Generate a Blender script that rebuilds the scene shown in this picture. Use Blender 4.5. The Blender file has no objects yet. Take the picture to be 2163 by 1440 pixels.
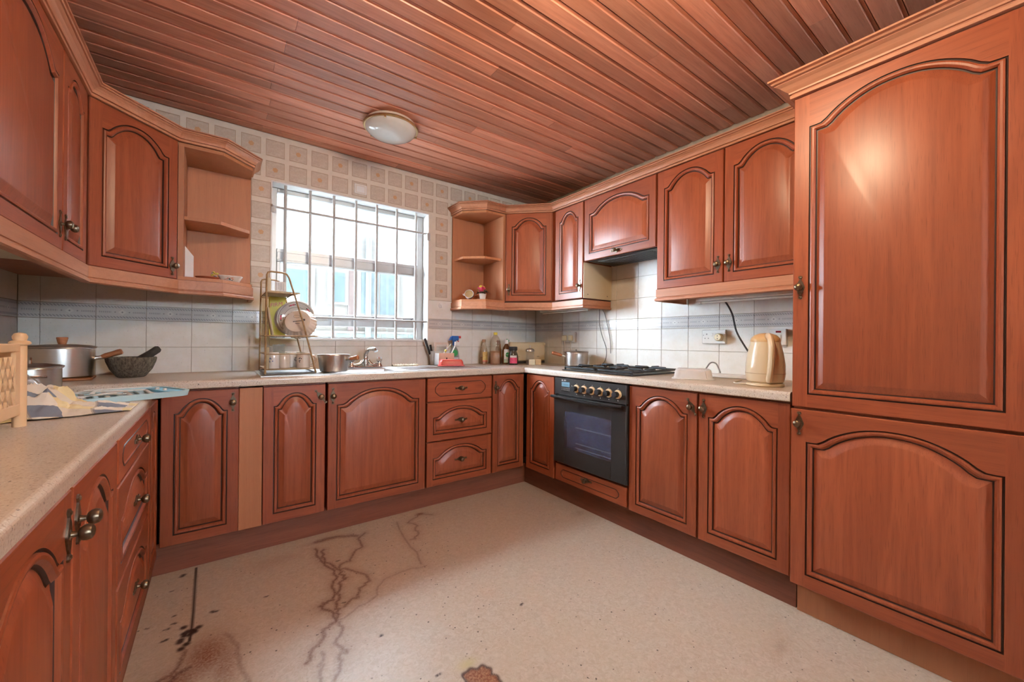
import bpy, bmesh, math, random
import numpy as np
from mathutils import Vector, Matrix

random.seed(11)
SC = bpy.context.scene
COL = SC.collection
PI = math.pi

# ---------------------------------------------------------------- camera
def cam_axes(yaw, p, r):
    fw = Vector((math.sin(yaw)*math.cos(p), math.cos(yaw)*math.cos(p), math.sin(p)))
    rt = Vector((math.cos(yaw), -math.sin(yaw), 0)); dn = fw.cross(rt)
    return rt*math.cos(r)+dn*math.sin(r), dn*math.cos(r)-rt*math.sin(r), fw
cd = bpy.data.cameras.new('camera'); cam = bpy.data.objects.new('camera', cd); COL.objects.link(cam)
rt, dn, fw = cam_axes(math.radians(36.50048), math.radians(0.0489), math.radians(-0.52908))
M = Matrix((rt, -dn, -fw)).transposed().to_4x4(); M.translation = (0, 0, 1.108)
cam.matrix_world = M
cd.sensor_fit = 'HORIZONTAL'; cd.sensor_width = 36; cd.lens = 841.76/2163*36; cd.clip_start = 0.02
SC.camera = cam

# ---------------------------------------------------------------- world, exposure
w = bpy.data.worlds.new('overcast_sky'); SC.world = w; w.use_nodes = True
bg = w.node_tree.nodes['Background']; bg.inputs[0].default_value = (0.76, 0.885, 1.0, 1); bg.inputs[1].default_value = 70.0
SC.view_settings.view_transform = 'Standard'; SC.view_settings.look = 'None'
SC.view_settings.gamma = 1; SC.view_settings.use_curve_mapping = False
SC.view_settings.exposure = 0.33
SC.cycles.max_bounces = 5; SC.cycles.glossy_bounces = 2; SC.cycles.diffuse_bounces = 3; SC.cycles.transparent_max_bounces = 12
SC.cycles.use_adaptive_sampling = True; SC.cycles.adaptive_threshold = 0.03; SC.cycles.adaptive_min_samples = 32
SC.cycles.caustics_reflective = False; SC.cycles.caustics_refractive = False
SC.cycles.use_light_tree = False
LAMP_STRENGTH = 165.0

# ---------------------------------------------------------------- mesh builder
class MB:
    def __init__(s): s.v = []; s.f = []; s.m = []; s.s = []
    def add(s, vs, fs, mat=0, sm=False, M=None):
        o = len(s.v)
        for p in vs:
            p = Vector(p)
            s.v.append(M @ p if M is not None else p)
        for f in fs:
            s.f.append([i+o for i in f]); s.m.append(mat); s.s.append(sm)
        return s
    def box(s, x0, x1, y0, y1, z0, z1, mat=0, b=0, M=None):
        if b <= 0:
            vs = [(x, y, z) for x in (x0, x1) for y in (y0, y1) for z in (z0, z1)]
            return s.add(vs, [(0,1,3,2),(4,6,7,5),(0,4,5,1),(2,3,7,6),(0,2,6,4),(1,5,7,3)], mat, False, M)
        lo = (x0, y0, z0); hi = (x1, y1, z1); vs = []; ix = {}
        for sx in (0,1):
            for sy in (0,1):
                for sz in (0,1):
                    sg = (sx, sy, sz)
                    for a in range(3):
                        p = [(hi[k] if sg[k] else lo[k]) if k == a else (hi[k]-b if sg[k] else lo[k]+b) for k in range(3)]
                        ix[(sg, a)] = len(vs); vs.append(p)
        fs = []
        for a in range(3):
            o1, o2 = [k for k in range(3) if k != a]
            for sg in (0,1):
                q = []
                for c in ((0,0),(1,0),(1,1),(0,1)):
                    t = [0,0,0]; t[a] = sg; t[o1] = c[0]; t[o2] = c[1]; q.append(ix[(tuple(t), a)])
                fs.append(q)
        for c in range(3):
            a, bb = [k for k in range(3) if k != c]
            for sa in (0,1):
                for sb in (0,1):
                    def g(sc, ax):
                        t = [0,0,0]; t[a] = sa; t[bb] = sb; t[c] = sc; return ix[(tuple(t), ax)]
                    fs.append([g(0,a), g(1,a), g(1,bb), g(0,bb)])
        for sx in (0,1):
            for sy in (0,1):
                for sz in (0,1): fs.append([ix[((sx,sy,sz), k)] for k in range(3)])
        return s.add(vs, fs, mat, False, M)
    def lathe(s, prof, n=24, mat=0, M=None, sm=True, sx=1, sy=1):
        vs = []; fs = []; rings = []
        for r, z in prof:
            if r < 1e-6: rings.append([len(vs)]); vs.append((0,0,z))
            else:
                rings.append(list(range(len(vs), len(vs)+n)))
                vs += [(r*sx*math.cos(2*PI*i/n), r*sy*math.sin(2*PI*i/n), z) for i in range(n)]
        for a, b in zip(rings, rings[1:]):
            if len(a) == 1 and len(b) == 1: continue
            for i in range(n):
                j = (i+1) % n
                if len(a) == 1: fs.append([a[0], b[j], b[i]])
                elif len(b) == 1: fs.append([a[i], a[j], b[0]])
                else: fs.append([a[i], a[j], b[j], b[i]])
        return s.add(vs, fs, mat, sm, M)
    def tube(s, pts, r, n=8, mat=0, closed=False, M=None, rr=None, flat=1.0):
        P = [Vector(p) for p in pts]; N = len(P); vs = []; fs = []
        tan = []
        for i in range(N):
            a = P[(i-1) % N] if (closed or i > 0) else P[i]
            b = P[(i+1) % N] if (closed or i < N-1) else P[i]
            t = (b-a); tan.append(t.normalized() if t.length > 1e-9 else Vector((0,0,1)))
        up = Vector((0,0,1)) if abs(tan[0].z) < 0.9 else Vector((1,0,0))
        nrm = (up - tan[0]*up.dot(tan[0])).normalized()
        for i in range(N):
            nrm = (nrm - tan[i]*nrm.dot(tan[i]))
            nrm = nrm.normalized() if nrm.length > 1e-6 else tan[i].orthogonal().normalized()
            bi = tan[i].cross(nrm); R = rr[i] if rr else r
            for k in range(n):
                a = 2*PI*k/n; vs.append(P[i] + nrm*(R*math.cos(a)*flat) + bi*(R*math.sin(a)))
        for i in range(N if closed else N-1):
            j = (i+1) % N
            for k in range(n):
                l = (k+1) % n; fs.append([i*n+k, i*n+l, j*n+l, j*n+k])
        if not closed: fs.append(list(range(n))[::-1]); fs.append([(N-1)*n+k for k in range(n)])
        return s.add(vs, fs, mat, True, M)
    def cyl(s, p0, p1, r0, r1=None, n=16, mat=0, M=None):
        return s.tube([p0, p1], r0, n, mat, False, M, rr=[r0, r0 if r1 is None else r1])
    def prism(s, poly, a0, a1, axis='z', mat=0, M=None, sm=False):
        def P(u, v, t): return {'z': (u, v, t), 'y': (u, t, v), 'x': (t, u, v)}[axis]
        n = len(poly); vs = [P(u, v, a0) for u, v in poly] + [P(u, v, a1) for u, v in poly]
        fs = [list(range(n))[::-1], list(range(n, 2*n))]
        s.add(vs, fs, mat, False, M)
        return s.add(vs, [[i, (i+1) % n, n+(i+1) % n, n+i] for i in range(n)], mat, sm, M)
    def grid(s, fn, nu, nv, mat=0, M=None, sm=True):
        vs = [fn(i/nu, j/nv) for j in range(nv+1) for i in range(nu+1)]
        fs = [[j*(nu+1)+i, j*(nu+1)+i+1, (j+1)*(nu+1)+i+1, (j+1)*(nu+1)+i] for j in range(nv) for i in range(nu)]
        return s.add(vs, fs, mat, sm, M)
    def sweep(s, path, prof, mat=0, sm=False):
        """path: xy points; prof: closed (out, z) loop; out is to the right of travel; mitred corners"""
        n = len(path); P = [Vector((p[0], p[1])) for p in path]; off = []
        for i in range(n):
            ds = []
            if i > 0: ds.append((P[i]-P[i-1]).normalized())
            if i < n-1: ds.append((P[i+1]-P[i]).normalized())
            ns = [Vector((d.y, -d.x)) for d in ds]
            m = sum(ns, Vector((0,0))).normalized(); off.append(m/max(0.3, m.dot(ns[0])))
        k = len(prof); vs = []
        for i in range(n):
            for o, z in prof: q = P[i]+off[i]*o; vs.append((q.x, q.y, z))
        fs = [[i*k+j, i*k+(j+1) % k, (i+1)*k+(j+1) % k, (i+1)*k+j] for i in range(n-1) for j in range(k)]
        fs += [list(range(k))[::-1], [(n-1)*k+j for j in range(k)]]
        return s.add(vs, fs, mat, sm)
    def mesh(s, name, mats, angle=35):
        me = bpy.data.meshes.new(name); me.from_pydata([tuple(v) for v in s.v], [], s.f)
        for mt in (mats if isinstance(mats, (list, tuple)) else [mats]): me.materials.append(mt)
        me.polygons.foreach_set('material_index', s.m); me.polygons.foreach_set('use_smooth', s.s)
        bm = bmesh.new(); bm.from_mesh(me); bmesh.ops.remove_doubles(bm, verts=bm.verts, dist=1e-6)
        bmesh.ops.recalc_face_normals(bm, faces=bm.faces); bm.to_mesh(me); bm.free()
        if any(s.s): me.set_sharp_from_angle(angle=math.radians(angle))
        me.update(); return me
    def build(s, name, mats, parent=None, loc=(0,0,0), rot=(0,0,0), angle=35, **tags):
        return link(name, s.mesh(name, mats, angle), parent, loc, rot, **tags)

def link(name, data, parent=None, loc=(0,0,0), rot=(0,0,0), **tags):
    o = bpy.data.objects.new(name, data); COL.objects.link(o)
    o.location = loc; o.rotation_euler = rot
    if parent: o.parent = parent
    for k, v in tags.items(): o[k] = v
    return o
def thing(name, label, cat, loc=(0,0,0), rz=0, group=None):
    o = link(name, None, None, loc, (0,0,rz)); o.empty_display_size = 0.05
    o['label'] = label; o['category'] = cat
    if group: o['group'] = group
    return o
def R4(axis, deg): return Matrix.Rotation(math.radians(deg), 4, axis)
def T4(x, y, z): return Matrix.Translation((x, y, z))
def text_mesh(body, size, mat, depth=0.0004, shear=0.0):
    cu = bpy.data.curves.new('lettering', 'FONT'); cu.body = body; cu.size = size; cu.extrude = depth
    cu.align_x = 'CENTER'; cu.align_y = 'CENTER'; cu.shear = shear; cu.resolution_u = 2
    o = bpy.data.objects.new('lettering', cu); COL.objects.link(o)
    dg = bpy.context.evaluated_depsgraph_get(); dg.update()
    me = bpy.data.meshes.new_from_object(o.evaluated_get(dg)); bpy.data.objects.remove(o)
    me.materials.clear(); me.materials.append(mat); return me

def curve(P, n=6):
    P = [Vector(p) for p in P]; Q = [P[0]*2-P[1]]+P+[P[-1]*2-P[-2]]; out = []
    for i in range(1, len(Q)-2):
        a, b, c, d = Q[i-1:i+3]
        for k in range(n):
            t = k/n; out.append(.5*((2*b)+(c-a)*t+(2*a-5*b+4*c-d)*t*t+(3*b-a-3*c+d)*t**3))
    return out+[P[-1]]

# ---------------------------------------------------------------- materials
class G:
    def __init__(s, name):
        s.mat = bpy.data.materials.new(name); s.mat.use_nodes = True; s.nt = s.mat.node_tree; s.nt.nodes.clear()
        s.out = s.nt.nodes.new('ShaderNodeOutputMaterial')
    def nd(s, t, ins=None, **at):
        n = s.nt.nodes.new(t)
        for k, v in at.items(): setattr(n, k, v)
        for k, v in (ins or {}).items():
            if isinstance(v, bpy.types.NodeSocket): s.nt.links.new(v, n.inputs[k])
            else: n.inputs[k].default_value = v
        return n
    def m(s, op, a, b=0.0, c=0.0, clamp=False):
        return s.nd('ShaderNodeMath', {0: a, 1: b, 2: c}, operation=op, use_clamp=clamp).outputs[0]
    def mix(s, f, a, b, mode='MIX'):
        c = lambda x: x if isinstance(x, bpy.types.NodeSocket) else (*x, 1) if len(x) == 3 else x
        return s.nd('ShaderNodeMix', {0: f, 6: c(a), 7: c(b)}, data_type='RGBA', blend_type=mode).outputs[2]
    def ramp(s, f, lo, hi): return s.nd('ShaderNodeMapRange', {0: f, 1: lo, 2: hi}, clamp=True).outputs[0]
    def obj(s): return s.nd('ShaderNodeTexCoord').outputs['Object']
    def rnd(s): return s.nd('ShaderNodeObjectInfo').outputs['Random']
    def map(s, v, sc=(1,1,1), lo=(0,0,0)): return s.nd('ShaderNodeMapping', {0: v, 1: lo, 3: sc}).outputs[0]
    def noise(s, v, sc, det=3, ro=0.5, dist=0.0):
        return s.nd('ShaderNodeTexNoise', {'Vector': v, 'Scale': sc, 'Detail': det, 'Roughness': ro, 'Distortion': dist}).outputs[0]
    def voro(s, v, sc, feat='F1'):
        return s.nd('ShaderNodeTexVoronoi', {'Vector': v, 'Scale': sc}, feature=feat)
    def xyz(s, v): return s.nd('ShaderNodeSeparateXYZ', {0: v}).outputs
    def fin(s, col, rough=0.4, metal=0.0, bump=None, bs=0.2, bd=0.002, coat=0.0, spec=0.5, trans=0.0, emit=None, es=0, coat_r=0.1):
        c = col if isinstance(col, bpy.types.NodeSocket) else (*col, 1)
        ins = {'Base Color': c, 'Roughness': rough, 'Metallic': metal, 'Coat Weight': coat, 'Coat Roughness': coat_r, 'Specular IOR Level': spec, 'Transmission Weight': trans}
        if bump is not None: ins['Normal'] = s.nd('ShaderNodeBump', {'Height': bump, 'Strength': bs, 'Distance': bd}).outputs[0]
        if emit is not None: ins['Emission Color'] = (*emit, 1); ins['Emission Strength'] = es
        b = s.nd('ShaderNodeBsdfPrincipled', ins); s.nt.links.new(b.outputs[0], s.out.inputs[0]); return s.mat

def plain(name, col, rough=0.4, metal=0.0, var=0.06, sc=40, bs=0.0, **k):
    g = G(name); v = g.obj(); n = g.noise(v, sc, 3)
    d = tuple(c*(1-var*1.6) for c in col); l = tuple(min(1, c*(1+var)) for c in col)
    return g.fin(g.mix(n, d, l), rough, metal, bump=n if bs else None, bs=bs, **k)

def wood(name, dark, mid, light, axis='z', rough=0.38, coat=0.15, amp=1.0, pores=0.5, perobj=0.25):
    g = G(name); v = g.obj(); r = g.rnd()
    off = g.nd('ShaderNodeCombineXYZ', {0: g.m('MULTIPLY', r, 17.3), 1: g.m('MULTIPLY', r, 5.1), 2: g.m('MULTIPLY', r, 11.7)}).outputs[0]
    v = g.nd('ShaderNodeVectorMath', {0: v, 1: off}, operation='ADD').outputs[0]
    A = {'z': (1,1,0.07), 'x': (0.07,1,1), 'y': (1,0.07,1)}[axis]
    big = g.noise(g.map(v, tuple(a*9 for a in A)), 1.0, 2, 0.5, 0.6)
    ring = g.m('MULTIPLY_ADD', g.m('SINE', g.m('MULTIPLY', big, 42.0)), 0.5, 0.5)
    fine = g.noise(g.map(v, tuple(a*(90 if a == 1 else 60) for a in A)), 1.0, 3, 0.6)
    B = tuple(420 if a == 1 else 14 for a in A)
    pore = g.ramp(g.noise(g.map(v, B), 1.0, 1, 0.6), 0.60, 0.70)
    c = g.mix(g.ramp(big, 0.3, 0.7), mid, light)
    c = g.mix(g.m('MULTIPLY', ring, 0.22*amp), c, dark)
    c = g.mix(g.m('MULTIPLY', g.ramp(fine, 0.45, 0.75), 0.35*amp), c, dark)
    c = g.mix(g.m('MULTIPLY', pore, pores*0.6), c, tuple(x*0.55 for x in dark))
    h = g.m('MULTIPLY_ADD', r, perobj, 1-perobj/2)
    c = g.nd('ShaderNodeVectorMath', {0: c, 3: h}, operation='SCALE').outputs[0]
    return g.fin(c, rough, coat=coat, coat_r=0.30)

CH = ((0.155,0.030,0.012), (0.32,0.072,0.026), (0.38,0.094,0.035))
M_stile = wood('cherry_wood_upright_grain', *CH, 'z')
M_rail = wood('cherry_wood_level_grain', *CH, 'x')
M_panel = wood('cherry_veneer_panel', (0.175,0.036,0.014), (0.33,0.079,0.030), (0.40,0.102,0.040), 'z')
M_groove = plain('dark_glaze_in_groove', (0.045,0.014,0.010), 0.45)
LT = ((0.33,0.135,0.070), (0.50,0.215,0.115), (0.57,0.26,0.15))
M_light = wood('light_stained_moulding', *LT, 'y', rough=0.45, coat=0.08, pores=0.3, amp=0.8)
M_lightz = wood('orange_board', (0.36,0.13,0.055), (0.46,0.18,0.078), (0.52,0.21,0.095), 'z', rough=0.5, coat=0.03, pores=0.25, amp=0.7)
M_plinth = wood('brown_plinth_board', (0.12,0.036,0.020), (0.22,0.068,0.036), (0.26,0.085,0.046), 'x', rough=0.45, coat=0.06)
M_plinthy = wood('brown_plinth_board_side', (0.12,0.036,0.020), (0.22,0.068,0.036), (0.26,0.085,0.046), 'y', rough=0.45, coat=0.06)
M_ceil = wood('red_cedar_ceiling_board', (0.40,0.125,0.070), (0.70,0.285,0.18), (0.78,0.36,0.24), 'x', rough=0.42, coat=0.10, perobj=0.55, pores=0.35)
M_cream = plain('cream_melamine', (0.74,0.62,0.42), 0.45, sc=6, var=0.05)
M_under = plain('cream_underside_board', (0.72,0.66,0.52), 0.5, sc=4, var=0.12)

def worktop_mat():
    g = G('speckled_cream_worktop'); v = g.obj()
    n = g.noise(v, 9, 4); c = g.mix(n, (0.61,0.52,0.43), (0.71,0.63,0.54))
    f = g.noise(v, 230, 2, 0.5); c = g.mix(g.m('MULTIPLY', g.ramp(f, 0.56, 0.66), 0.6), c, (0.34,0.22,0.14))
    f2 = g.noise(v, 140, 2, 0.5); c = g.mix(g.ramp(f2, 0.68, 0.74), c, (0.07,0.045,0.035))
    f3 = g.noise(v, 190, 1, 0.5); c = g.mix(g.m('MULTIPLY', g.ramp(f3, 0.62, 0.70), 0.5), c, (0.86,0.82,0.76))
    return g.fin(c, 0.28, coat=0.1)
M_work = worktop_mat()

def tile_mat(name, base, warm, spk=0.6, rough=0.30):
    g = G(name); v = g.obj(); r = g.rnd()
    off = g.nd('ShaderNodeCombineXYZ', {0: g.m('MULTIPLY', r, 9.0), 2: g.m('MULTIPLY', r, 4.0)}).outputs[0]
    v = g.nd('ShaderNodeVectorMath', {0: v, 1: off}, operation='ADD').outputs[0]
    n = g.noise(v, 14, 5, 0.6); c = g.mix(g.ramp(n, 0.35, 0.75), base, warm)
    s = g.noise(v, 150, 2); c = g.mix(g.m('MULTIPLY', g.ramp(s, 0.66, 0.74), spk), c, (0.33,0.30,0.26))
    gr = g.noise(v, 22, 5, 0.7, 1.5); c = g.mix(g.m('MULTIPLY', g.ramp(gr, 0.66, 0.80), 0.35), c, (0.42,0.35,0.27))
    return g.fin(c, rough, spec=0.22)
M_tile = tile_mat('white_speckled_glazed_tile', (0.86,0.83,0.78), (0.80,0.75,0.67))
M_grout = plain('dirty_grout', (0.50,0.41,0.31), 0.8, sc=30, var=0.25)

def border_mat():
    g = G('grey_patterned_border_tile'); x, y, z = g.xyz(g.obj())
    c = g.mix(g.noise(g.obj(), 20, 3), (0.60,0.57,0.54), (0.67,0.64,0.61))
    def band(v, a, b): return g.m('MULTIPLY', g.m('GREATER_THAN', v, a), g.m('LESS_THAN', v, b))
    za = g.m('ABSOLUTE', g.m('SUBTRACT', z, 0.040))
    ch = g.m('GREATER_THAN', g.m('FRACT', g.m('ADD', g.m('MULTIPLY', x, 82.0), g.m('MULTIPLY', z, 70.0))), 0.42)
    e = g.m('MULTIPLY', band(za, 0.022, 0.0325), ch)
    c = g.mix(g.m('MULTIPLY', e, 0.62), c, (0.24,0.235,0.25))
    edge = g.m('GREATER_THAN', za, 0.0355); c = g.mix(g.m('MULTIPLY', edge, 0.6), c, (0.68,0.65,0.60))
    xa = g.m('ABSOLUTE', g.m('SUBTRACT', x, 0.10))
    dots = g.m('GREATER_THAN', g.m('FRACT', g.m('MULTIPLY', x, 130.0)), 0.35)
    l = g.m('MULTIPLY', g.m('MULTIPLY', g.m('LESS_THAN', za, 0.0045), g.m('GREATER_THAN', xa, 0.042)), g.m('MULTIPLY', dots, g.m('LESS_THAN', xa, 0.092)))
    c = g.mix(g.m('MULTIPLY', l, 0.5), c, (0.26,0.25,0.26))
    d = g.m('ADD', xa, za); c = g.mix(g.m('MULTIPLY', g.m('LESS_THAN', d, 0.016), 0.8), c, (0.74,0.71,0.66))
    c = g.mix(g.m('MULTIPLY', g.m('LESS_THAN', d, 0.0045), 0.8), c, (0.22,0.21,0.22))
    d2 = g.m('ADD', g.m('ABSOLUTE', g.m('SUBTRACT', xa, 0.028)), za); c = g.mix(g.m('MULTIPLY', g.m('LESS_THAN', d2, 0.0042), 0.7), c, (0.24,0.23,0.24))
    return g.fin(c, 0.2)
M_border = border_mat()

def square_mat(name, flower):
    g = G(name); v = g.obj(); x, y, z = g.xyz(v)
    n = g.noise(v, 60, 5, 0.7, 1.0); c = g.mix(g.ramp(n, 0.4, 0.62), (0.56,0.45,0.35), (0.63,0.53,0.43))
    if flower:
        xx = g.m('SUBTRACT', x, 0.0525); zz = g.m('SUBTRACT', z, 0.0525)
        ang = g.m('ARCTAN2', zz, xx); rad = g.m('SQRT', g.m('ADD', g.m('MULTIPLY', xx, xx), g.m('MULTIPLY', zz, zz)))
        lim = g.m('MULTIPLY_ADD', g.m('SINE', g.m('MULTIPLY', ang, 6.0)), 0.0015, 0.0125)
        lim = g.m('ADD', lim, g.m('MULTIPLY', g.noise(v, 90, 2), 0.004))
        c = g.mix(g.m('MULTIPLY', g.m('LESS_THAN', rad, lim), 0.75), c, (0.62,0.30,0.10))
    return g.fin(c, 0.4, bump=n, bs=0.12, bd=0.002)
M_sq = square_mat('beige_embossed_wall_square', False); M_sqf = square_mat('beige_wall_square_with_flower', True)
M_sqbase = plain('beige_wall_joint', (0.74,0.65,0.54), 0.5, sc=25, var=0.08)
M_sqline = plain('tan_square_outline', (0.50,0.36,0.25), 0.5)
M_wall = plain('painted_plaster', (0.70,0.64,0.56), 0.7, sc=8)
M_white = plain('white_gloss_paint', (0.80,0.79,0.77), 0.35, sc=12, var=0.05)
M_alu = plain('grey_aluminium_frame', (0.52,0.51,0.50), 0.38, 0.35, sc=10, var=0.08)
M_bar = plain('white_painted_bar', (0.50,0.49,0.48), 0.4, sc=50, var=0.10)

def clear(name, tint, rough=0.03, gloss=0.5, mix=0.0, col=(0.8,0.8,0.8)):
    g = G(name); fr = g.m('MULTIPLY_ADD', g.m('POWER', g.nd('ShaderNodeLayerWeight', {0: 0.5}).outputs['Facing'], 5.0), 0.96, 0.04)
    tr = g.nd('ShaderNodeBsdfTransparent', {0: (*tint, 1)}); gl = g.nd('ShaderNodeBsdfGlossy', {0: (1,1,1,1), 'Roughness': rough})
    a = g.nd('ShaderNodeMixShader', {0: g.m('MULTIPLY', fr, gloss*2, clamp=True), 1: tr.outputs[0], 2: gl.outputs[0]}).outputs[0]
    if mix > 0:
        n = g.noise(g.obj(), 45, 3)
        df = g.nd('ShaderNodeBsdfPrincipled', {'Base Color': g.mix(n, tuple(c*0.9 for c in col), col), 'Roughness': 0.3})
        a = g.nd('ShaderNodeMixShader', {0: mix, 1: a, 2: df.outputs[0]}).outputs[0]
    g.nt.links.new(a, g.out.inputs[0]); return g.mat
M_glass = clear('window_glass', (0.97,0.99,1.0), 0.01, 0.5)
M_jar = clear('clear_glass', (0.90,0.90,0.88), 0.03, 0.7, 0.08)
M_film = clear('clear_plastic_film', (0.92,0.93,0.94), 0.15, 0.8, 0.30, (0.86,0.86,0.86))
M_pet = clear('clear_bottle_plastic', (0.95,0.92,0.86), 0.08, 0.7, 0.22, (0.85,0.74,0.60))
M_oil = clear('amber_oil', (0.90,0.55,0.25), 0.1, 0.5, 0.45, (0.72,0.32,0.11))
M_ambr = clear('brown_antiseptic', (0.55,0.28,0.10), 0.06, 0.7, 0.35, (0.34,0.16,0.05))
M_ovenglass = clear('dark_oven_glass', (0.72,0.75,0.82), 0.04, 0.9, 0.34, (0.17,0.20,0.31))

def steel(name, col, rough, aniso_sc=(3,3,200)):
    g = G(name); n = g.noise(g.map(g.obj(), aniso_sc), 4, 3)
    return g.fin(g.mix(n, tuple(c*0.82 for c in col), col), rough, 1.0, bump=n, bs=0.03)
M_steel = steel('brushed_aluminium', (0.80,0.79,0.77), 0.33)
M_sink = steel('brushed_sink_steel', (0.80,0.80,0.80), 0.40, (200,3,3))
M_chrome = plain('worn_chrome', (0.78,0.78,0.78), 0.13, 1.0, var=0.08, sc=30)
M_bronze = plain('antique_bronze', (0.22,0.165,0.11), 0.34, 0.9, var=0.35, sc=160)
M_brass = plain('tarnished_brass', (0.58,0.42,0.22), 0.3, 0.9, var=0.2)
M_black = plain('black_enamel', (0.016,0.016,0.017), 0.28, var=0.3)
M_castiron = plain('black_cast_iron', (0.028,0.029,0.032), 0.42, var=0.4, sc=90, bs=0.1)
M_char = plain('charcoal_oven_front', (0.034,0.032,0.030), 0.35, var=0.1, sc=120, bs=0.05)
M_knob = plain('black_plastic', (0.022,0.022,0.024), 0.4)
M_ring = plain('cream_dial_ring', (0.72,0.50,0.27), 0.45)
M_lcd = plain('blue_grey_lcd', (0.20,0.37,0.47), 0.25, var=0.1)
M_print = plain('white_print', (0.75,0.74,0.70), 0.6)
M_dprint = plain('dark_print', (0.08,0.075,0.08), 0.6)
M_plastic = plain('cream_plastic', (0.76,0.60,0.38), 0.36, var=0.05, sc=8)
M_kettle = plain('cream_kettle_plastic', (0.80,0.67,0.47), 0.28, var=0.04, sc=6, coat=0.2)
M_sock = plain('white_socket_plastic', (0.80,0.79,0.75), 0.35, var=0.03)
M_ivory = plain('ivory_plug_plastic', (0.78,0.71,0.50), 0.38, var=0.05)
M_beige = plain('peach_beige_plastic', (0.80,0.54,0.31), 0.40, var=0.06, sc=10)
M_red = plain('red_plastic', (0.72,0.10,0.085), 0.35, var=0.08)
M_blue = plain('blue_plastic', (0.03,0.16,0.55), 0.3, var=0.08)
M_tray = plain('pale_blue_plastic', (0.52,0.76,0.84), 0.38, var=0.06, sc=8)
M_tray2 = plain('bright_blue_plastic', (0.22,0.60,0.82), 0.35, var=0.06)
M_wplas = plain('white_plastic', (0.84,0.83,0.80), 0.35, var=0.04)
M_cer = plain('white_ceramic', (0.82,0.79,0.75), 0.15, var=0.04, sc=10, coat=0.3)
M_cerwarm = plain('cream_ceramic', (0.78,0.68,0.58), 0.2, var=0.06, sc=10, coat=0.3)
M_handle = wood('pot_handle_wood', (0.20,0.07,0.025), (0.40,0.16,0.06), (0.48,0.20,0.085), 'x', rough=0.4, pores=0.2)
M_agedb = wood('aged_cream_board', (0.30,0.23,0.13), (0.55,0.46,0.30), (0.62,0.54,0.38), 'z', rough=0.6, coat=0, pores=0.6, amp=1.3)
M_wire = plain('rusty_cream_wire', (0.42,0.28,0.14), 0.5, 0.3, var=0.4, sc=60)
M_dwire = plain('dark_grey_wire', (0.10,0.095,0.09), 0.4, 0.4, var=0.3, sc=60)
M_stone = None
M_paper = plain('white_paper', (0.82,0.82,0.83), 0.7, var=0.03)
M_yellow = plain('yellow_card', (0.80,0.68,0.10), 0.5, var=0.08)
M_green = plain('green_print', (0.04,0.36,0.11), 0.5, var=0.15)
M_pink = plain('pink_red_print', (0.72,0.07,0.16), 0.5, var=0.25, sc=60)
M_leaf = plain('dark_green_leaf', (0.035,0.06,0.045), 0.5, var=0.3)
M_terra = plain('terracotta_glaze', (0.52,0.14,0.06), 0.25, var=0.1)
M_cord = plain('grey_cable', (0.30,0.28,0.26), 0.5)
M_bcord = plain('black_cable', (0.03,0.03,0.032), 0.45)
M_wcord = plain('ivory_cable', (0.70,0.64,0.54), 0.45)
# ================================================================ ROOM SHELL
XL, XR, YB, YF, ZC = -0.785, 2.505, 3.0, -2.6, 2.43
def struct(o): o['kind'] = 'structure'; return o

# ---- floor: lino with stains drawn as surface attributes
A = [(.426,2.311),(.42,2.22),(.431,2.139),(.453,2.054),(.458,1.978),(.432,1.942),(.425,1.882),(.408,1.821),(.382,1.805),(.354,1.803),(.372,1.756),(.383,1.706),(.386,1.669)]
B = [(.462,2.277),(.438,2.207),(.454,2.122),(.477,2.045),(.486,1.972),(.495,1.945),(.456,1.925),(.443,1.869),(.426,1.808),(.409,1.774),(.412,1.738),(.391,1.68)]
C = [(.692,2.337),(.639,2.292),(.634,2.191),(.58,2.157),(.546,2.081),(.499,2.083),(.481,2.034),(.515,2.01),(.574,1.909),(.573,1.854),(.518,1.828),(.496,1.77),(.473,1.774),(.436,1.743)]
D = [(.385,1.665),(.356,1.655),(.327,1.611),(.285,1.565),(.252,1.509)]
E_ = [(.394,1.658),(.401,1.623),(.363,1.568),(.359,1.528),(.379,1.488),(.353,1.483),(.34,1.424),(.311,1.377),(.29,1.30)]
F_ = [(.307,1.532),(.303,1.488),(.282,1.451),(.281,1.398),(.27,1.31)]
G_ = [(.443,2.383),(.48,2.386),(.517,2.389),(.561,2.379),(.64,2.33)]
H_ = [(.837,1.825),(.768,1.844),(.652,1.839),(.589,1.79),(.543,1.724),(.46,1.69),(.391,1.672)]
H2 = [(.889,2.365),(.847,2.038),(.823,1.851)]
I_ = [(1.109,2.339),(1.048,2.399),(.944,2.32),(.977,2.249),(.952,2.228),(.937,2.152),(.901,2.112),(.878,2.113)]
K1 = [(-.082,1.821),(-.103,1.736),(-.143,1.705),(-.19,1.66)]
K2 = [(-.068,1.718),(-.097,1.711),(-.11,1.681),(-.13,1.62)]
K3 = [(.032,1.842),(.057,1.788),(.068,1.721),(.075,1.675),(.089,1.537),(.08,1.42)]
K4 = [(1.747,.584),(1.68,.60),(1.65,.575),(1.612,.588)]
def jag(pl, amp, seed):
    rs = random.Random(seed); out = [pl[0]]
    for a, b in zip(pl, pl[1:]):
        for t in (0.33, 0.66, 1.0):
            j = amp if t < 1 else amp*0.4
            out.append((a[0]+(b[0]-a[0])*t+rs.uniform(-j, j), a[1]+(b[1]-a[1])*t+rs.uniform(-j, j)))
    return out
def rng(segs):
    o = []
    for a, b, st in segs: o += list(np.arange(a, b-1e-6, st))
    return np.array(o)
xs = np.append(rng([(XL-.1, -.25, .1), (-.25, 1.12, .005), (1.12, XR+.1, .06)]), XR+.1)
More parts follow.
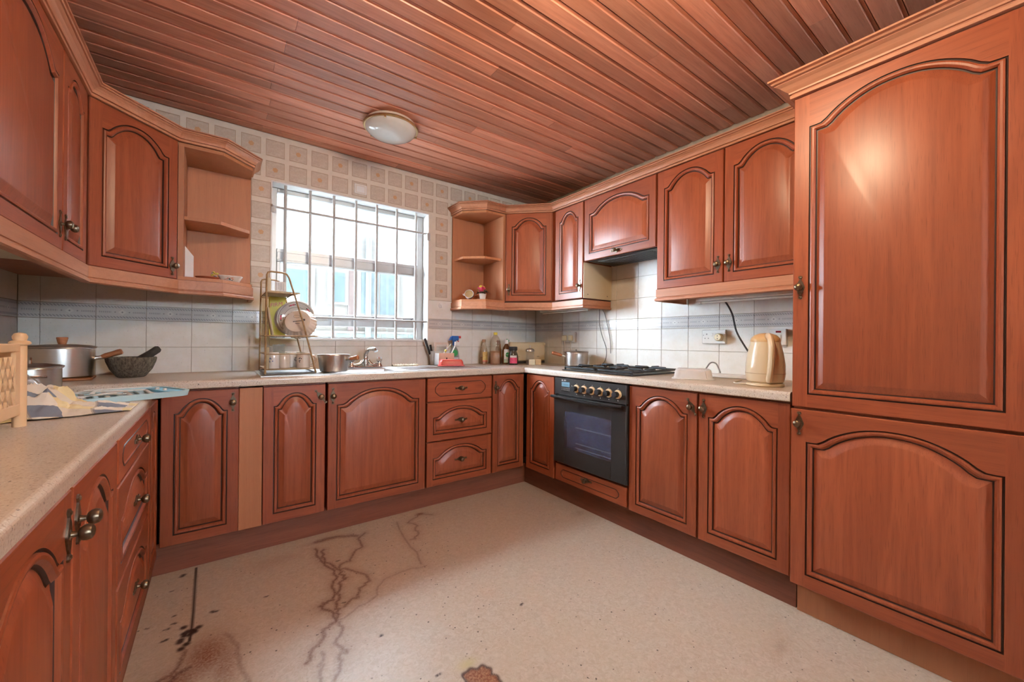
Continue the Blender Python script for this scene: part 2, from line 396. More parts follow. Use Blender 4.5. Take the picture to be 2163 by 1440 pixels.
ys = np.append(rng([(YF, .55, .12), (.55, 1.0, .03), (1.0, 2.48, .005), (2.48, YB+.1, .1)]), YB+.1)
X, Y = np.meshgrid(xs, ys); nx, ny = len(xs), len(ys)
def dist(pl):
    d = np.full(X.shape, 9.0)
    for (ax, ay), (bx, by) in zip(pl, pl[1:]):
        m = (X > min(ax,bx)-.09) & (X < max(ax,bx)+.09) & (Y > min(ay,by)-.09) & (Y < max(ay,by)+.09)
        px, py = X[m]-ax, Y[m]-ay; ex, ey = bx-ax, by-ay; L = ex*ex+ey*ey+1e-12
        t = np.clip((px*ex+py*ey)/L, 0, 1); q = np.hypot(px-ex*t, py-ey*t); d[m] = np.minimum(d[m], q)
    return d
line = np.zeros(X.shape); wash = np.zeros(X.shape); black = np.zeros(X.shape)
for k, (pl, wd, st) in enumerate([(A,.005,.9),(B,.005,.9),(C,.005,.75),(D,.006,.7),(E_,.005,.6),(F_,.005,.45),(G_,.011,.7),(H_,.0035,.4),(H2,.004,.5),(I_,.0045,.6),(K1,.006,.8),(K2,.008,.9),(K3,.006,.45),(K4,.004,.4)]):
    d = dist(jag(pl, .011, k)); line = np.maximum(line, st*np.clip(1-d/(wd*1.7), 0, 1)**0.7); wash = np.maximum(wash, .42*st*np.exp(-(d/.026)**2))
for cx, cy, rx, ry, st in [(-.02,1.75,.075,.12,.8),(.03,1.66,.05,.16,.6),(-.09,1.68,.08,.07,.7),(.47,2.0,.05,.18,.25),(.5,2.38,.10,.02,.6),(1.05,2.39,.03,.02,1.0),(1.88,1.81,.03,.03,.5),(.25,2.30,.10,.05,.25),(.36,1.50,.05,.12,.18)]:
    wash = np.maximum(wash, st*np.exp(-(((X-cx)/rx)**2+((Y-cy)/ry)**2)))
black = np.maximum(black, np.clip(1.6-dist([(-.072,2.45),(-.069,2.052),(-.07,1.916),(-.073,1.869)])/.0045, 0, 1))
rs = random.Random(5)
for cx, cy, r in [(-.132,2.072,.008),(-.147,1.996,.007),(-.142,1.927,.010),(-.207,2.044,.006),(.003,2.016,.011),(-.153,2.282,.006),(-.127,2.018,.007),(.508,1.49,.008),(.497,2.12,.007),(.437,1.769,.006),(.181,2.002,.007),(-.109,2.405,.014),(1.039,1.32,.008),(.60,1.20,.007)]:
    for q in range(3):
        ox, oy = rs.uniform(-r, r), rs.uniform(-r*.5, r*.5); black = np.maximum(black, np.clip(1.5-np.hypot((X-cx-ox)*.7, Y-cy-oy)/(r*.55), 0, 1))
for q in range(16):
    black = np.maximum(black, np.clip(1.7-np.hypot(X+.077-rs.gauss(0, .014), Y-1.921-rs.gauss(0, .026))/.010, 0, 1))
bx, by = X-.70, Y-1.095; ang = np.arctan2(by, bx)
rad = np.hypot(bx/.055, by/.068)+.10*np.sin(ang*5+1)+.06*np.sin(ang*11)
burn = np.clip((1.05-rad)*8, 0, 1); rim = np.exp(-((rad-.97)/.10)**2)
yel = np.exp(-(((X-.70)/.035)**2+((Y-1.185)/.02)**2))*.8
black = np.maximum(black, rim*.9*(rad < 1.3))
me = bpy.data.meshes.new('floor')
co = np.stack([X.ravel(), Y.ravel(), np.zeros(X.size)], 1); ii = np.arange(nx*ny).reshape(ny, nx)
q = np.stack([ii[:-1,:-1].ravel(), ii[:-1,1:].ravel(), ii[1:,1:].ravel(), ii[1:,:-1].ravel()], 1)
me.vertices.add(len(co)); me.vertices.foreach_set('co', co.ravel().astype(np.float32))
me.loops.add(q.size); me.loops.foreach_set('vertex_index', q.ravel().astype(np.int32))
me.polygons.add(len(q)); me.polygons.foreach_set('loop_start', np.arange(0, q.size, 4, dtype=np.int32))
me.update(calc_edges=True)
for nm, arr in (('stain_line', line), ('stain_wash', wash), ('stain_black', black), ('stain_burn', burn), ('stain_yellow', yel)):
    at = me.attributes.new(nm, 'FLOAT', 'POINT'); at.data.foreach_set('value', arr.ravel().astype(np.float32))
def floor_mat():
    g = G('stained_beige_lino'); v = g.obj()
    at = lambda n: g.nd('ShaderNodeAttribute', attribute_name=n).outputs['Fac']
    n = g.noise(v, 55, 5, 0.65, 1.2); n2 = g.noise(v, 5, 3)
    c = g.mix(g.ramp(n, 0.35, 0.68), (0.48,0.385,0.29), (0.61,0.52,0.425))
    c = g.mix(g.m('MULTIPLY', g.ramp(n2, 0.4, 0.7), 0.4), c, (0.56,0.44,0.32))
    vo = g.voro(v, 44); jit = g.nd('ShaderNodeSeparateColor', {0: vo.outputs['Color']}).outputs
    dot = g.m('MULTIPLY', g.m('LESS_THAN', vo.outputs['Distance'], g.m('MULTIPLY', jit[1], 0.17)), g.m('GREATER_THAN', jit[0], 0.30))
    dens = g.ramp(g.noise(v, 1.7, 2), 0.36, 0.56)
    c = g.mix(g.m('MULTIPLY', g.m('MULTIPLY', dot, dens), 0.85), c, (0.05,0.035,0.025))
    brk = g.noise(v, 120, 4, 0.7)
    c = g.mix(at('stain_yellow'), c, (0.52,0.44,0.20))
    c = g.mix(g.m('MULTIPLY', g.m('MULTIPLY', at('stain_wash'), 1.35), g.ramp(brk, 0.15, 0.62), clamp=True), c, (0.22,0.075,0.025))
    c = g.mix(g.m('MULTIPLY', at('stain_line'), g.ramp(brk, 0.15, 0.55)), c, (0.10,0.025,0.008))
    c = g.mix(at('stain_burn'), c, g.mix(g.ramp(brk, 0.4, 0.7), (0.20,0.05,0.015), (0.46,0.25,0.12)))
    c = g.mix(at('stain_black'), c, (0.035,0.014,0.010))
    return g.fin(c, 0.38, bump=n, bs=0.10, bd=0.003, spec=0.45)
me.materials.append(floor_mat())
struct(link('floor', me))

# ---- ceiling of tongue-and-groove boards
ceil = struct(MB().box(XL-.1, XR+.1, YF-.1, YB+.1, ZC+.014, ZC+.09).build('ceiling', plain('dark_ceiling_void', (0.05,0.02,0.012), 0.8)))
y = YB; k = 0
while y > YF:
    cuts = [XL, XR]
    if y > 0.1:
        c0 = [0.22, 1.30, 0.23, 1.95, 0.24, 1.62, 0.21, 1.1][k % 8] + random.uniform(-.02, .02)
        cuts = [XL, c0, XR] if k % 3 else [XL, c0, min(2.3, c0+random.uniform(.7, 1.0)), XR]
    for a, b in zip(cuts, cuts[1:]):
        mb = MB(); zt = ZC+.0135; yb, yt = y-.0865, y-.0005
        prof = [(yb, zt), (yb, ZC+.0055), (yb+.012, ZC+.0055), (yb+.015, ZC), (yt-.006, ZC), (yt, ZC+.006), (yt, zt)]
        n = len(prof); vs = [(a+.0006, p, z) for p, z in prof]+[(b-.0006, p, z) for p, z in prof]
        mb.add(vs, [list(range(n)), list(range(n, 2*n))[::-1]]+[[i, (i+1) % n, n+(i+1) % n, n+i] for i in range(n)])
        mb.build('ceiling_board', M_ceil, ceil)
    y -= 0.0885; k += 1

# ---- walls
WX0, WX1, WZ0, WZ1 = 0.272, 1.375, 1.112, 2.135
yb = YB+.006
wb = MB()
wb.box(XL-.25, WX0, yb, yb+.25, 0, 2.6); wb.box(WX1, XR+.25, yb, yb+.25, 0, 2.6)
wb.box(WX0, WX1, yb, yb+.25, 0, WZ0); wb.box(WX0, WX1, yb, yb+.25, WZ1, 2.6)
wall_back = struct(wb.build('wall_back', M_grout))
wall_right = struct(MB().box(XR+.006, XR+.25, YF, yb, 0, 2.6).build('wall_right', M_grout))
wall_left = struct(MB().box(XL-.25, XL-.006, YF, yb, 0, 2.6).build('wall_left', M_grout))
wr = MB()   # wall behind the camera, with an unseen window added to let in fill light
wr.box(XL-.25, .61, YF-.2, YF, 0, 2.6); wr.box(1.36, XR+.25, YF-.2, YF, 0, 2.6); wr.box(.61, 1.36, YF-.2, YF, 2.06, 2.6); wr.box(.61, 1.36, YF-.2, YF, 0, 1.48)
struct(wr.build('wall_rear', M_wall))
rw = struct(link('added_fill_window', None)); MB().box(.61,1.36,YF-.12,YF-.08,1.48,1.51).box(.61,1.36,YF-.12,YF-.08,2.03,2.06).box(.61,.64,YF-.12,YF-.08,1.51,2.03).box(1.33,1.36,YF-.12,YF-.08,1.51,2.03).build('window_frame', M_alu, rw)
MB().box(.635,1.335,YF-.102,YF-.098,1.505,2.035).build('pane', M_glass, rw)
struct(MB().box(XL-.006, XL, YF, 1.6, 0, 2.43).build('trim_1', M_wall)); struct(MB().box(XR, XR+.006, YF, -.05, 0, 2.43).build('trim_2', M_wall))

tile_cache = {}
def tile(parent, mat, u0, u1, z0, z1, wall):
    g = .0009; wd, h = round(u1-u0-2*g, 4), round(z1-z0-2*g, 4)
    if wd < .012 or h < .008: return
    key = (wd, h, mat.name)
    if key not in tile_cache: tile_cache[key] = MB().box(0, wd, 0, .006, 0, h, 0, .0012).mesh('wall_tile', mat)
    t = random.uniform(-.0004, .0004)
    if wall == 'b': link('wall_tile', tile_cache[key], parent, (u0+g, YB+t, z0+g))
    elif wall == 'r': link('wall_tile', tile_cache[key], parent, (XR+t, u1-g, z0+g), (0, 0, -PI/2))
    else: link('wall_tile', tile_cache[key], parent, (XL-t, u0+g, z0+g), (0, 0, PI/2))
ROWS = [(.905,1.057,M_tile),(1.057,1.205,M_tile),(1.205,1.285,M_border),(1.285,1.437,M_tile)]
def strip(parent, seams, wall, rows):
    for a, b in zip(seams, seams[1:]):
        for z0, z1, mt in rows: tile(parent, mt, a, b, z0, z1, wall)
strip(wall_back, [XL+.0005,-.712,-.516,-.318,-.121,.075,WX0], 'b', ROWS)
strip(wall_back, [WX0,.467,.671,.874,1.076,1.278,WX1], 'b', [(.905,1.062,M_tile),(1.062,WZ0,M_tile)])
strip(wall_back, [WX1,1.588,1.787,1.988,2.185,2.387,XR-.0005], 'b', ROWS)
RS = [2.9985,2.815,2.617,2.418,2.216,2.018,1.820,1.624,1.426,1.223,1.024,.826,.63]
strip(wall_right, RS[::-1], 'r', ROWS)
strip(wall_right, [1.426,1.624,1.820,2.018,2.09], 'r', [(1.437,1.595,M_tile),(1.595,1.75,M_tile)])
strip(wall_left, [1.6,1.8,2.0,2.2,2.4,2.6,2.8,2.9985], 'l', ROWS)
# beige embossed squares above the tiles
MB_ = MB(); 
sq_base = MB().box(XL, XR, YB+.002, YB+.0055, 2.137, ZC)
sq_base.box(.166, WX0, YB+.002, YB+.0055, 1.44, 2.137).box(WX1, 1.60, YB+.002, YB+.0055, 1.44, 2.137)
sq_base.build('wallpaper_backing', M_sqbase, wall_back)
def square_mesh(mat):
    m = MB(); a = .105
    m.box(0, a, .0015, .004, 0, a)
    for (x0, x1, z0, z1) in ((0,a,0,.003),(0,a,a-.003,a),(0,.003,.003,a-.003),(a-.003,a,.003,a-.003)): m.box(x0, x1, 0, .004, z0, z1, 1)
    return m.mesh('wall_square', [mat, M_sqline])
sq = (square_mesh(M_sq), square_mesh(M_sqf))
for r in range(-6, 3):
    for c in range(-9, 18):
        x = .295-.0525+c*.1325; z = 2.205-.0525+r*.1375
        if z+.105 > ZC or z < 1.44 or x < XL or x+.105 > XR: continue
        if z < 2.137 and not (x > .16 and x+.105 < WX0+.06 or x > WX1 and x+.105 < 1.62): continue
        if z < 2.137 and x < WX0: x = min(x, WX0-.107)
        if z < 2.137 and x < .163: continue
        link('wall_square', sq[(r+c) % 2 == 0 and 1 or 0], wall_back, (x, YB-.0005, z))
for r in range(-6, 0):
    z = 2.205-.0525+r*.1375
    if z > 1.44: link('wall_square', sq[1 if r % 2 else 0], wall_back, (.1665, YB-.0005, z))
# one paler square set over the window
o = thing('air_vent', 'small white framed square plaque on wall above the window', 'vent', (.832, YB-.0005, 2.205))
MB().box(-.043,.043,-.004,0,-.034,.034,0,.002).build('plate', M_white, o)
f_ = MB()
for s_ in (-1, 1): f_.box(-.034,.034,-.0055,-.004,s_*.025-.002,s_*.025+.002).box(s_*.032-.002,s_*.032+.002,-.0055,-.004,-.025,.025)
f_.build('border', M_sqbase, o)

# ---- window
wn = link('window_1', None, None, (0, 0, 0)); wn.empty_display_size = .1; struct(wn)
rv = MB(); t = .008       # reveal lining
rv.box(WX0, WX0+t, YB-.002, yb+.25, WZ0, WZ1).box(WX1-t, WX1, YB-.002, yb+.25, WZ0, WZ1).box(WX0+t, WX1-t, YB-.002, yb+.25, WZ1-t, WZ1)
rv.build('reveal', M_white, wn)
MB().box(WX0, WX1, YB-.006, yb+.25, WZ0-.012, WZ0+.004, 0, .002).build('window_sill', M_white, wn)
y0, y1 = YB+.105, YB+.155
a, b, zb, zt = WX0+t, WX1-t, WZ0+.004, WZ1-t
fr = MB()
fr.box(a, a+.038, y0, y1, zb, zt, 0, .003).box(b-.05, b, y0, y1, zb, zt, 0, .003).box(a+.038, b-.05, y0, y1, zt-.028, zt, 0, .003)
fr.box(a+.038, b-.05, y0, y1, zb, zb+.012, 0, .003)
fr.build('window_frame', M_alu, wn)
MB().box(a+.038, b-.05, y0-.012, y1, 1.632, 1.722, 0, .004).box(a+.038, b-.05, y0-.018, y0-.012, 1.645, 1.66).box(a+.038, b-.05, y0-.018, y0-.012, 1.695, 1.71).build('transom', M_alu, wn)
MB().box(a+.038, b-.05, y0-.008, y1, 1.207, 1.292, 0, .004).box(a+.038, b-.05, y0-.014, y0-.008, 1.245, 1.252).build('bottom_rail', M_alu, wn)
MB().box(a+.038, a+.06, y0-.006, y1, 1.292, 1.632, 0, .003).box(b-.075, b-.05, y0-.006, y1, 1.292, 1.632, 0, .003).build('sash_stile', M_alu, wn)
MB().box(1.20, 1.275, y0-.016, y0-.008, 1.272, 1.28).box(1.195, 1.215, y0-.022, y0-.008, 1.262, 1.272).build('latch', M_dprint, wn)
for z0, z1 in ((1.722, zt-.028), (1.292, 1.632), (zb+.012, 1.207)):
    MB().box(a+.036, b-.048, y0+.022, y0+.026, z0, z1).build('pane', M_glass, wn)
# security grille in front of the glass
gr = thing('window_grille', 'white painted steel bar grille across the kitchen window', 'grille', (0, 0, 0))
for x in (.358,.507,.659,.811,.962,1.116,1.273):
    MB().cyl((x, YB+.03, WZ0+.004), (x, YB+.03, WZ1-t), .0095, n=10).build('vertical_bar', M_bar, gr)
hb = MB().tube([(WX0+.004,YB-.008,1.972),(WX0+.03,YB+.016,1.972),(WX1-.03,YB+.016,1.972),(WX1-.004,YB-.006,1.972),(WX1-.004,YB-.008,1.93)], .0075, 8)
hb.box(WX0+.001,WX0+.02,YB-.006,YB+.0,1.93,1.98).box(WX1-.02,WX1+.004,YB-.012,YB-.004,1.915,1.975); hb.build('cross_bar', M_bar, gr)
MB().tube([(WX0+.004,YB+.012,1.26),(WX1-.004,YB+.012,1.26)], .0075, 8).build('cross_bar', M_bar, gr)

# ---- outside: the neighbouring house across a narrow yard
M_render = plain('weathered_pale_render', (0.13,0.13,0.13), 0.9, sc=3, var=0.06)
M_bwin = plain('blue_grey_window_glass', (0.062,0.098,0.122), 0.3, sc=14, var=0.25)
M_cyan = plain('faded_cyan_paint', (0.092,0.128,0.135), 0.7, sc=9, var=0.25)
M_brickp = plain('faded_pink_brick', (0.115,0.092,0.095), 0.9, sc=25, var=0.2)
M_yard = plain('concrete_yard', (0.46,0.45,0.43), 0.9, sc=5, var=0.1)
struct(MB().box(-9, 9, yb+.26, 16, -.35, -.25).build('ground_outside', M_yard))
struct(MB().box(-6, 8, -9, YF-.21, -.2, -.1).build('ground_garden', plain('pale_paving', (0.34,0.31,0.27), 0.9, sc=4, var=0.15)))
struct(MB().box(-7, 7, yb+.02, yb+.25, 2.6, 8.0).box(-7, XL-.25, yb+.02, yb+.25, -.2, 2.6).box(XR+.25, 7, yb+.02, yb+.25, -.2, 2.6).build('added_sky_block_wall', M_render))  # unseen tall outer wall, added to cut sky light on the neighbouring house
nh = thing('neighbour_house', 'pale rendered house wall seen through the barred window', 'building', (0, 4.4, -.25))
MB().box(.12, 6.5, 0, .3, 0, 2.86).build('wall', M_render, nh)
MB().box(.08, 6.6, -.06, .4, 2.86, 2.94).build('coping', M_render, nh)
def nwin(x0, x1, z0, z1, m):
    f = MB().box(x0-.03, x1+.03, -.03, 0, z0-.03, z1+.03).build('window', M_render, nh)
    n = max(1, int((x1-x0)/.14)); s_ = (x1-x0)/n
    for i in range(n): MB().box(x0+i*s_+.010, x0+(i+1)*s_-.010, -.036, -.03, z0, z1).build('pane', m, f)
K = 4.4/5.4
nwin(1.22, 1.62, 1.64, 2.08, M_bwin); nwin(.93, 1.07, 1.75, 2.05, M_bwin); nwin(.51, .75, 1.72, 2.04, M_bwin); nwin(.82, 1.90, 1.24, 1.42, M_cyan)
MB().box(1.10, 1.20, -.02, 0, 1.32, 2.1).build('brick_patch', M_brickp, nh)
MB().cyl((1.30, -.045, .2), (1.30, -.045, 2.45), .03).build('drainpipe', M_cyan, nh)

# ---- ceiling lamps
def ceiling_lamp(label, loc):
    o = thing('ceiling_lamp', label, 'lamp', loc)
    MB().lathe([(0,0),(.145,0),(.15,-.006),(.15,-.022),(.14,-.028),(0,-.028)], 40).build('base', M_cerwarm, o)
    MB().lathe([(.140,-.018),(.158,-.020),(.163,-.027),(.158,-.034),(.146,-.034),(.140,-.03)], 48).build('brass_rim', M_brass, o)
    g = G('opal_lamp_glass')
    n = g.noise(g.obj(), 8, 2); c = g.mix(n, (0.76,0.75,0.71), (0.82,0.81,0.78))
    mt = g.fin(c, 0.06, coat=0.5, coat_r=0.02)
    MB().lathe([(.150,-.034),(.146,-.045),(.130,-.062),(.100,-.078),(.060,-.089),(.025,-.094),(0,-.095)], 48).build('glass_shade', mt, o)
    for q in range(3):
        a = q*2*PI/3+.5; MB().box(-.004,.004,.150,.162,-.045,-.022, M=R4('Z', math.degrees(a))).build('clip', M_brass, o)
ceiling_lamp('round white glass ceiling lamp with brass rim, switched off, before the window', (.845, 2.405, ZC))
pl_ = thing('pendant_lamp', 'lit opal globe pendant lamp with brass shade near the room middle', 'lamp', (.85, .68, ZC))
MB().lathe([(0,0),(.05,0),(.048,-.012),(.02,-.022),(0,-.022)], 24).build('ceiling_rose', M_cerwarm, pl_)
MB().cyl((0,0,-.02),(0,0,-.075),.004,n=8).build('flex', M_wcord, pl_)
g = G('opal_lamp_glass_lit'); c = g.mix(g.noise(g.obj(), 8, 2), (0.80,0.78,0.72), (0.84,0.82,0.77))
mt = g.fin(c, 0.2, emit=(1.0,0.77,0.50), es=LAMP_STRENGTH)
MB().lathe([(.0,-.066)]+[(.085*math.sin(t*PI/14), -.15+.085*math.cos(t*PI/14)) for t in range(1,14)]+[(0,-.235)], 32).build('globe', mt, pl_)
MB().lathe([(.012,-.058),(.06,-.066),(.10,-.09),(.125,-.13),(.123,-.131),(.097,-.094),(.058,-.070),(.012,-.062)], 40).build('shade', M_brass, pl_)
# ================================================================ CABINETS
def arch_g(s):
    if s <= .78: return 1-.62*(s/.78)**2.2
    u = (s-.78)/.22; return .38*(2*u**3-3*u**2+1)-1.75*.22*(u**3-2*u**2+u)
NT = 29
def loop(w, h, F, A, d):
    xl, xr, zb = F+d, w-F-d, F+d; zs = h-F*.8-A-d; pts = [(xl, zb), (xr, zb)]
    for i in range(NT):
        t = 1-i/(NT-1); sft = abs(t-.5)/.44
        pts.append((xl+(xr-xl)*t, zs+(A*arch_g(sft) if sft < 1 else 0)))
    return pts
door_cache = {}
def door_meshes(w, h, F=.046, A=None):
    key = (round(w, 3), round(h, 3), F, A)
    if key in door_cache: return door_cache[key]
    if A is None: A = .046+.065*w
    e = .003; D = .019; m = MB()
    L0 = loop(w, h, F, A, 0); xl, xr, zb = F, w-F, F; zs = L0[2][1]; n = len(L0)
    f3 = lambda pts, y: [(x, y, z) for x, z in pts]
    m.add(f3([(e,e),(xl,e),(xl,zb),(xl,zs),(xl,h-e),(e,h-e)], 0), [range(6)], 0)
    m.add(f3([(xr,e),(w-e,e),(w-e,h-e),(xr,h-e),(xr,zs),(xr,zb)], 0), [range(6)], 0)
    m.add(f3([(xl,e),(xr,e),(xr,zb),(xl,zb)], 0), [range(4)], 1)
    top = L0[2:]; m.add(f3(top, 0)+f3([(x, h-e) for x, z in top], 0), [[i, i+1, NT+i+1, NT+i] for i in range(NT-1)], 1)
    r0 = [(e,0,e),(w-e,0,e),(w-e,0,h-e),(e,0,h-e)]; r1 = [(0,e,0),(w,e,0),(w,e,h),(0,e,h)]; r2 = [(0,D,0),(w,D,0),(w,D,h),(0,D,h)]
    for p, q in ((r0, r1), (r1, r2)): m.add(p+q, [[i, (i+1) % 4, 4+(i+1) % 4, 4+i] for i in range(4)], 0)
    m.add(r2, [range(4)], 0)
    prof = [(0,0,0),(.0015,.0045,2),(.0050,.0045,2),(.0062,-.0008,0),(.0105,-.0024,0),(.0155,-.0012,0),(.0205,.0055,0),(.0220,.0105,2),(.0275,.0110,2)]
    prev = None
    for d, y, mt in prof:
        cur = f3(loop(w, h, F, A, d), y)
        if prev: m.add(prev+cur, [[i, (i+1) % n, n+(i+1) % n, n+i] for i in range(n)], mt, True)
        prev = cur
    fm = m.mesh('door', [M_stile, M_rail, M_groove], 22)
    pm = MB(); prev = None
    for d, y in [(.0250,.0108),(.0285,.0096),(.034,.0078),(.042,.0042),(.049,.0012),(.0525,.0000)]:
        cur = f3(loop(w, h, F, A, d), y)
        if prev: pm.add(prev+cur, [[i, (i+1) % n, n+(i+1) % n, n+i] for i in range(n)], 0, True)
        prev = cur
    pm.add(prev, [range(n)], 0)
    door_cache[key] = (fm, pm.mesh('panel', M_panel, 22)); return door_cache[key]

def handle_mesh(stem):
    m = MB()
    half = [(0,.047),(.005,.046),(.0075,.041),(.0045,.036),(.0028,.032),(.0045,.027),(.0085,.021),(.0115,.012),(.0150,.004),(.0155,0)]
    r = half+[(x, -z) for x, z in half[-2::-1]]; poly = r+[(-x, z) for x, z in r[-2:0:-1]]
    m.prism(poly, -.0035, 0, 'y')
    for s in (-1, 1): m.lathe([(.0016,-.002),(.0045,-.0015),(.005,.0005),(.003,.0025),(0,.003)], 10, M=T4(0,-.0035,s*.039)@R4('X',90))
    m.lathe([(.009,0),(.010,.003),(.006,.005),(.0048,.010),(.0048,stem),(.0095,stem+.002),(.0135,stem+.007),(.0145,stem+.012),(.0125,stem+.018),(.007,stem+.0215),(0,stem+.0225)], 18, M=R4('X',90))
    return m.mesh('handle', M_bronze, 30)
HM = handle_mesh(.013)

def front(root, xa, xb, za, zb, hd=None, kind='door', F=.046, A=None, name=None):
    w, h = xb-xa, zb-za
    nm = name or ('door' if kind == 'door' else 'drawer_front')
    if kind == 'slot':      # flat drawer front with a routed line
        m = MB().box(0, w, 0, .019, 0, h, 0, .003); px, pz = .055, .032; r = (h-2*pz)/2; pts = []
        q = r*.45
        for sx, x0 in ((1, w-px-r), (-1, px+r)):
            arc = [(x0+sx*r*.15, pz), (x0+sx*q, pz+q*.35), (x0+sx*r*.95, h/2-r*.35), (x0+sx*r, h/2), (x0+sx*r*.95, h/2+r*.35), (x0+sx*q, h-pz-q*.35), (x0+sx*r*.15, h-pz)]
            pts += arc if sx == 1 else arc[::-1]
        m.tube([(x, .0006, z) for x, z in pts], .0026, 6, 2, closed=True)
        m.tube([(w/2+(x-w/2)*.965, .0012, h/2+(z-h/2)*.86) for x, z in pts], .0026, 6, 0, closed=True)
        d = m.build(nm, [M_rail, M_rail, M_groove], root, (xa, 0, za))
    else:
        fm, pm = door_meshes(w, h, F, A); d = link(nm, fm, root, (xa, 0, za)); link('panel', pm, d)
    if hd: link('handle', HM, d, (hd[0]-xa, 0, hd[1]-za), (0, math.radians(hd[2] if len(hd) > 2 else 0), 0))
    return d
def cabinet(name, label, x, y, rz, w, z0, z1, depth, fronts, group=None, base=True, mat=None):
    root = thing(name, label, 'cabinet', (x, y, 0), math.radians(rz), group)
    m = MB().box(.001, w-.001, .021, depth, z0, z1)
    if base: m.box(.001, w-.001, .09, depth, 0.001, z0)
    m.build('carcass', mat or M_stile, root)
    for f in fronts: front(root, *f[:4], **f[4])
    return root
GB, GU = 'arched cherry base units', 'arched cherry wall units'
Z0, Z1 = .148, .860
yB = 2.41
cabinet('base_cabinet', 'single-door arched cherry base cabinet in left corner under the mortar', -.205, yB, 0, .296, Z0, Z1+.006, .585, [(0,.296,Z0,Z1,dict(hd=(.271,.795)))], GB)
MB().box(0,.098,.004,.03,Z0,Z1).build('filler_panel', M_lightz, None, (.0925,yB,0), label='plain orange wooden filler strip between two base cabinet doors', category='panel')
cabinet('base_cabinet', 'single-door cherry base cabinet with crooked handle, beside plain filler strip', .194, yB, 0, .298, Z0, Z1+.006, .585, [(0,.296,Z0,Z1,dict(hd=(.272,.792,-38)))], GB)
cabinet('base_cabinet', 'wide single-door cherry base cabinet under the sink tap', .503, yB, 0, .590, Z0, Z1+.006, .585, [(0,.588,Z0,Z1,dict(hd=(.026,.79)))], GB)
cabinet('drawer_unit', 'three-drawer cherry base unit below the red plastic tub', 1.103, yB, 0, .504, Z0, Z1+.006, .585,
        [(0,.502,.706,Z1,dict(kind='slot',hd=(.251,.785,90))),(0,.502,.444,.697,dict(hd=(.251,.57,90),F=.042,A=.062)),(0,.502,Z0,.435,dict(hd=(.251,.30,90),F=.042,A=.068))], GB)
cabinet('base_cabinet', 'narrow corner cherry base cabinet with door facing the camera side', 1.617, yB, 0, .284, Z0, Z1+.006, .585, [(0,.284,Z0,Z1,dict(hd=(.022,.77),F=.042))], GB)
xR = 1.905
cabinet('base_cabinet', 'narrow corner cherry base cabinet left of the oven', xR, 2.385, -90, .315, Z0, Z1+.006, .59, [(.004,.313,Z0,Z1,dict(F=.046))], GB)
oh = cabinet('oven_housing', 'cherry oven housing with slim lower drawer under the black oven', xR, 2.063, -90, .62, Z0, .282, .59, [(.012,.612,.152,.268,dict(kind='slot',hd=(.30,.222,90)))], GB)
MB().box(.001,.011,.0,.59,.282,.862).build('side_panel', M_groove, oh); MB().box(.608,.619,.0,.59,.282,.862).build('side_panel', M_groove, oh)
cabinet('base_cabinet', 'two-door cherry base cabinet between the oven and the tall unit', xR, 1.437, -90, .80, Z0, Z1+.006, .59,
        [(0,.399,Z0,Z1,dict(hd=(.374,.79,-30))),(.411,.80,Z0,Z1,dict(hd=(.435,.79)))], GB)
tu = thing('tall_cabinet', 'floor-to-cornice tall cherry cabinet with two arched doors', 'cabinet', (1.885, .626, 0), -PI/2)
MB().box(.001,.618,.021,.612,.14,2.108).box(.001,.618,.095,.612,.001,.14).build('carcass', M_stile, tu)
front(tu, 0,.60,.856,2.102,(.026,1.335),F=.052,A=.088); front(tu, -.003,.60,.138,.846,(.026,.79),F=.052,A=.085)
MB().box(.602,1.2,.0,.612,.14,2.108,0,.003).build('side_panel', M_stile, tu)
xLf = -.21
cabinet('base_cabinet', 'two-door cherry base cabinet at the near end of left run', xLf, .655, 90, .817, .13, .838, .57,
        [(.003,.402,.13,.834,dict(hd=(.378,.757))),(.411,.813,.13,.834,dict(hd=(.436,.765)))], GB)
cabinet('drawer_unit', 'three-drawer cherry base unit in left run beside the corner', xLf, 1.485, 90, .605, .13, .838, .57,
        [(.003,.60,.712,.834,dict(kind='slot',hd=(.30,.775,90))),(.003,.60,.436,.703,dict(hd=(.30,.575,90),F=.042,A=.066)),(.003,.60,.13,.427,dict(hd=(.30,.29,90),F=.042,A=.072))], GB)
cabinet('base_cabinet', 'narrow cherry base cabinet in left run tight against the corner', xLf, 2.105, 90, .28, .13, .838, .57, [(.01,.262,.13,.834,dict(F=.042))], GB)
# plinths
def plinth(label, path, z1, mat):
    MB().sweep(path, [(0,.001),(.016,.001),(.016,z1),(0,z1)]).build('plinth', mat, label=label, category='plinth')
plinth('long brown plinth board under the sink run cabinets', [(-.235,2.487),(1.963,2.487)], Z0-.001, M_plinth)
plinth('brown plinth board under the oven run cabinets', [(1.979,2.47),(1.979,.63)], Z0-.001, M_plinthy)
plinth('paler brown plinth board under the tall cabinet', [(1.971,.624),(1.971,-.6)], .137, M_lightz)
plinth('brown plinth board under the left run cabinets', [(-.251,.3),(-.251,2.486)], .128, M_plinthy)

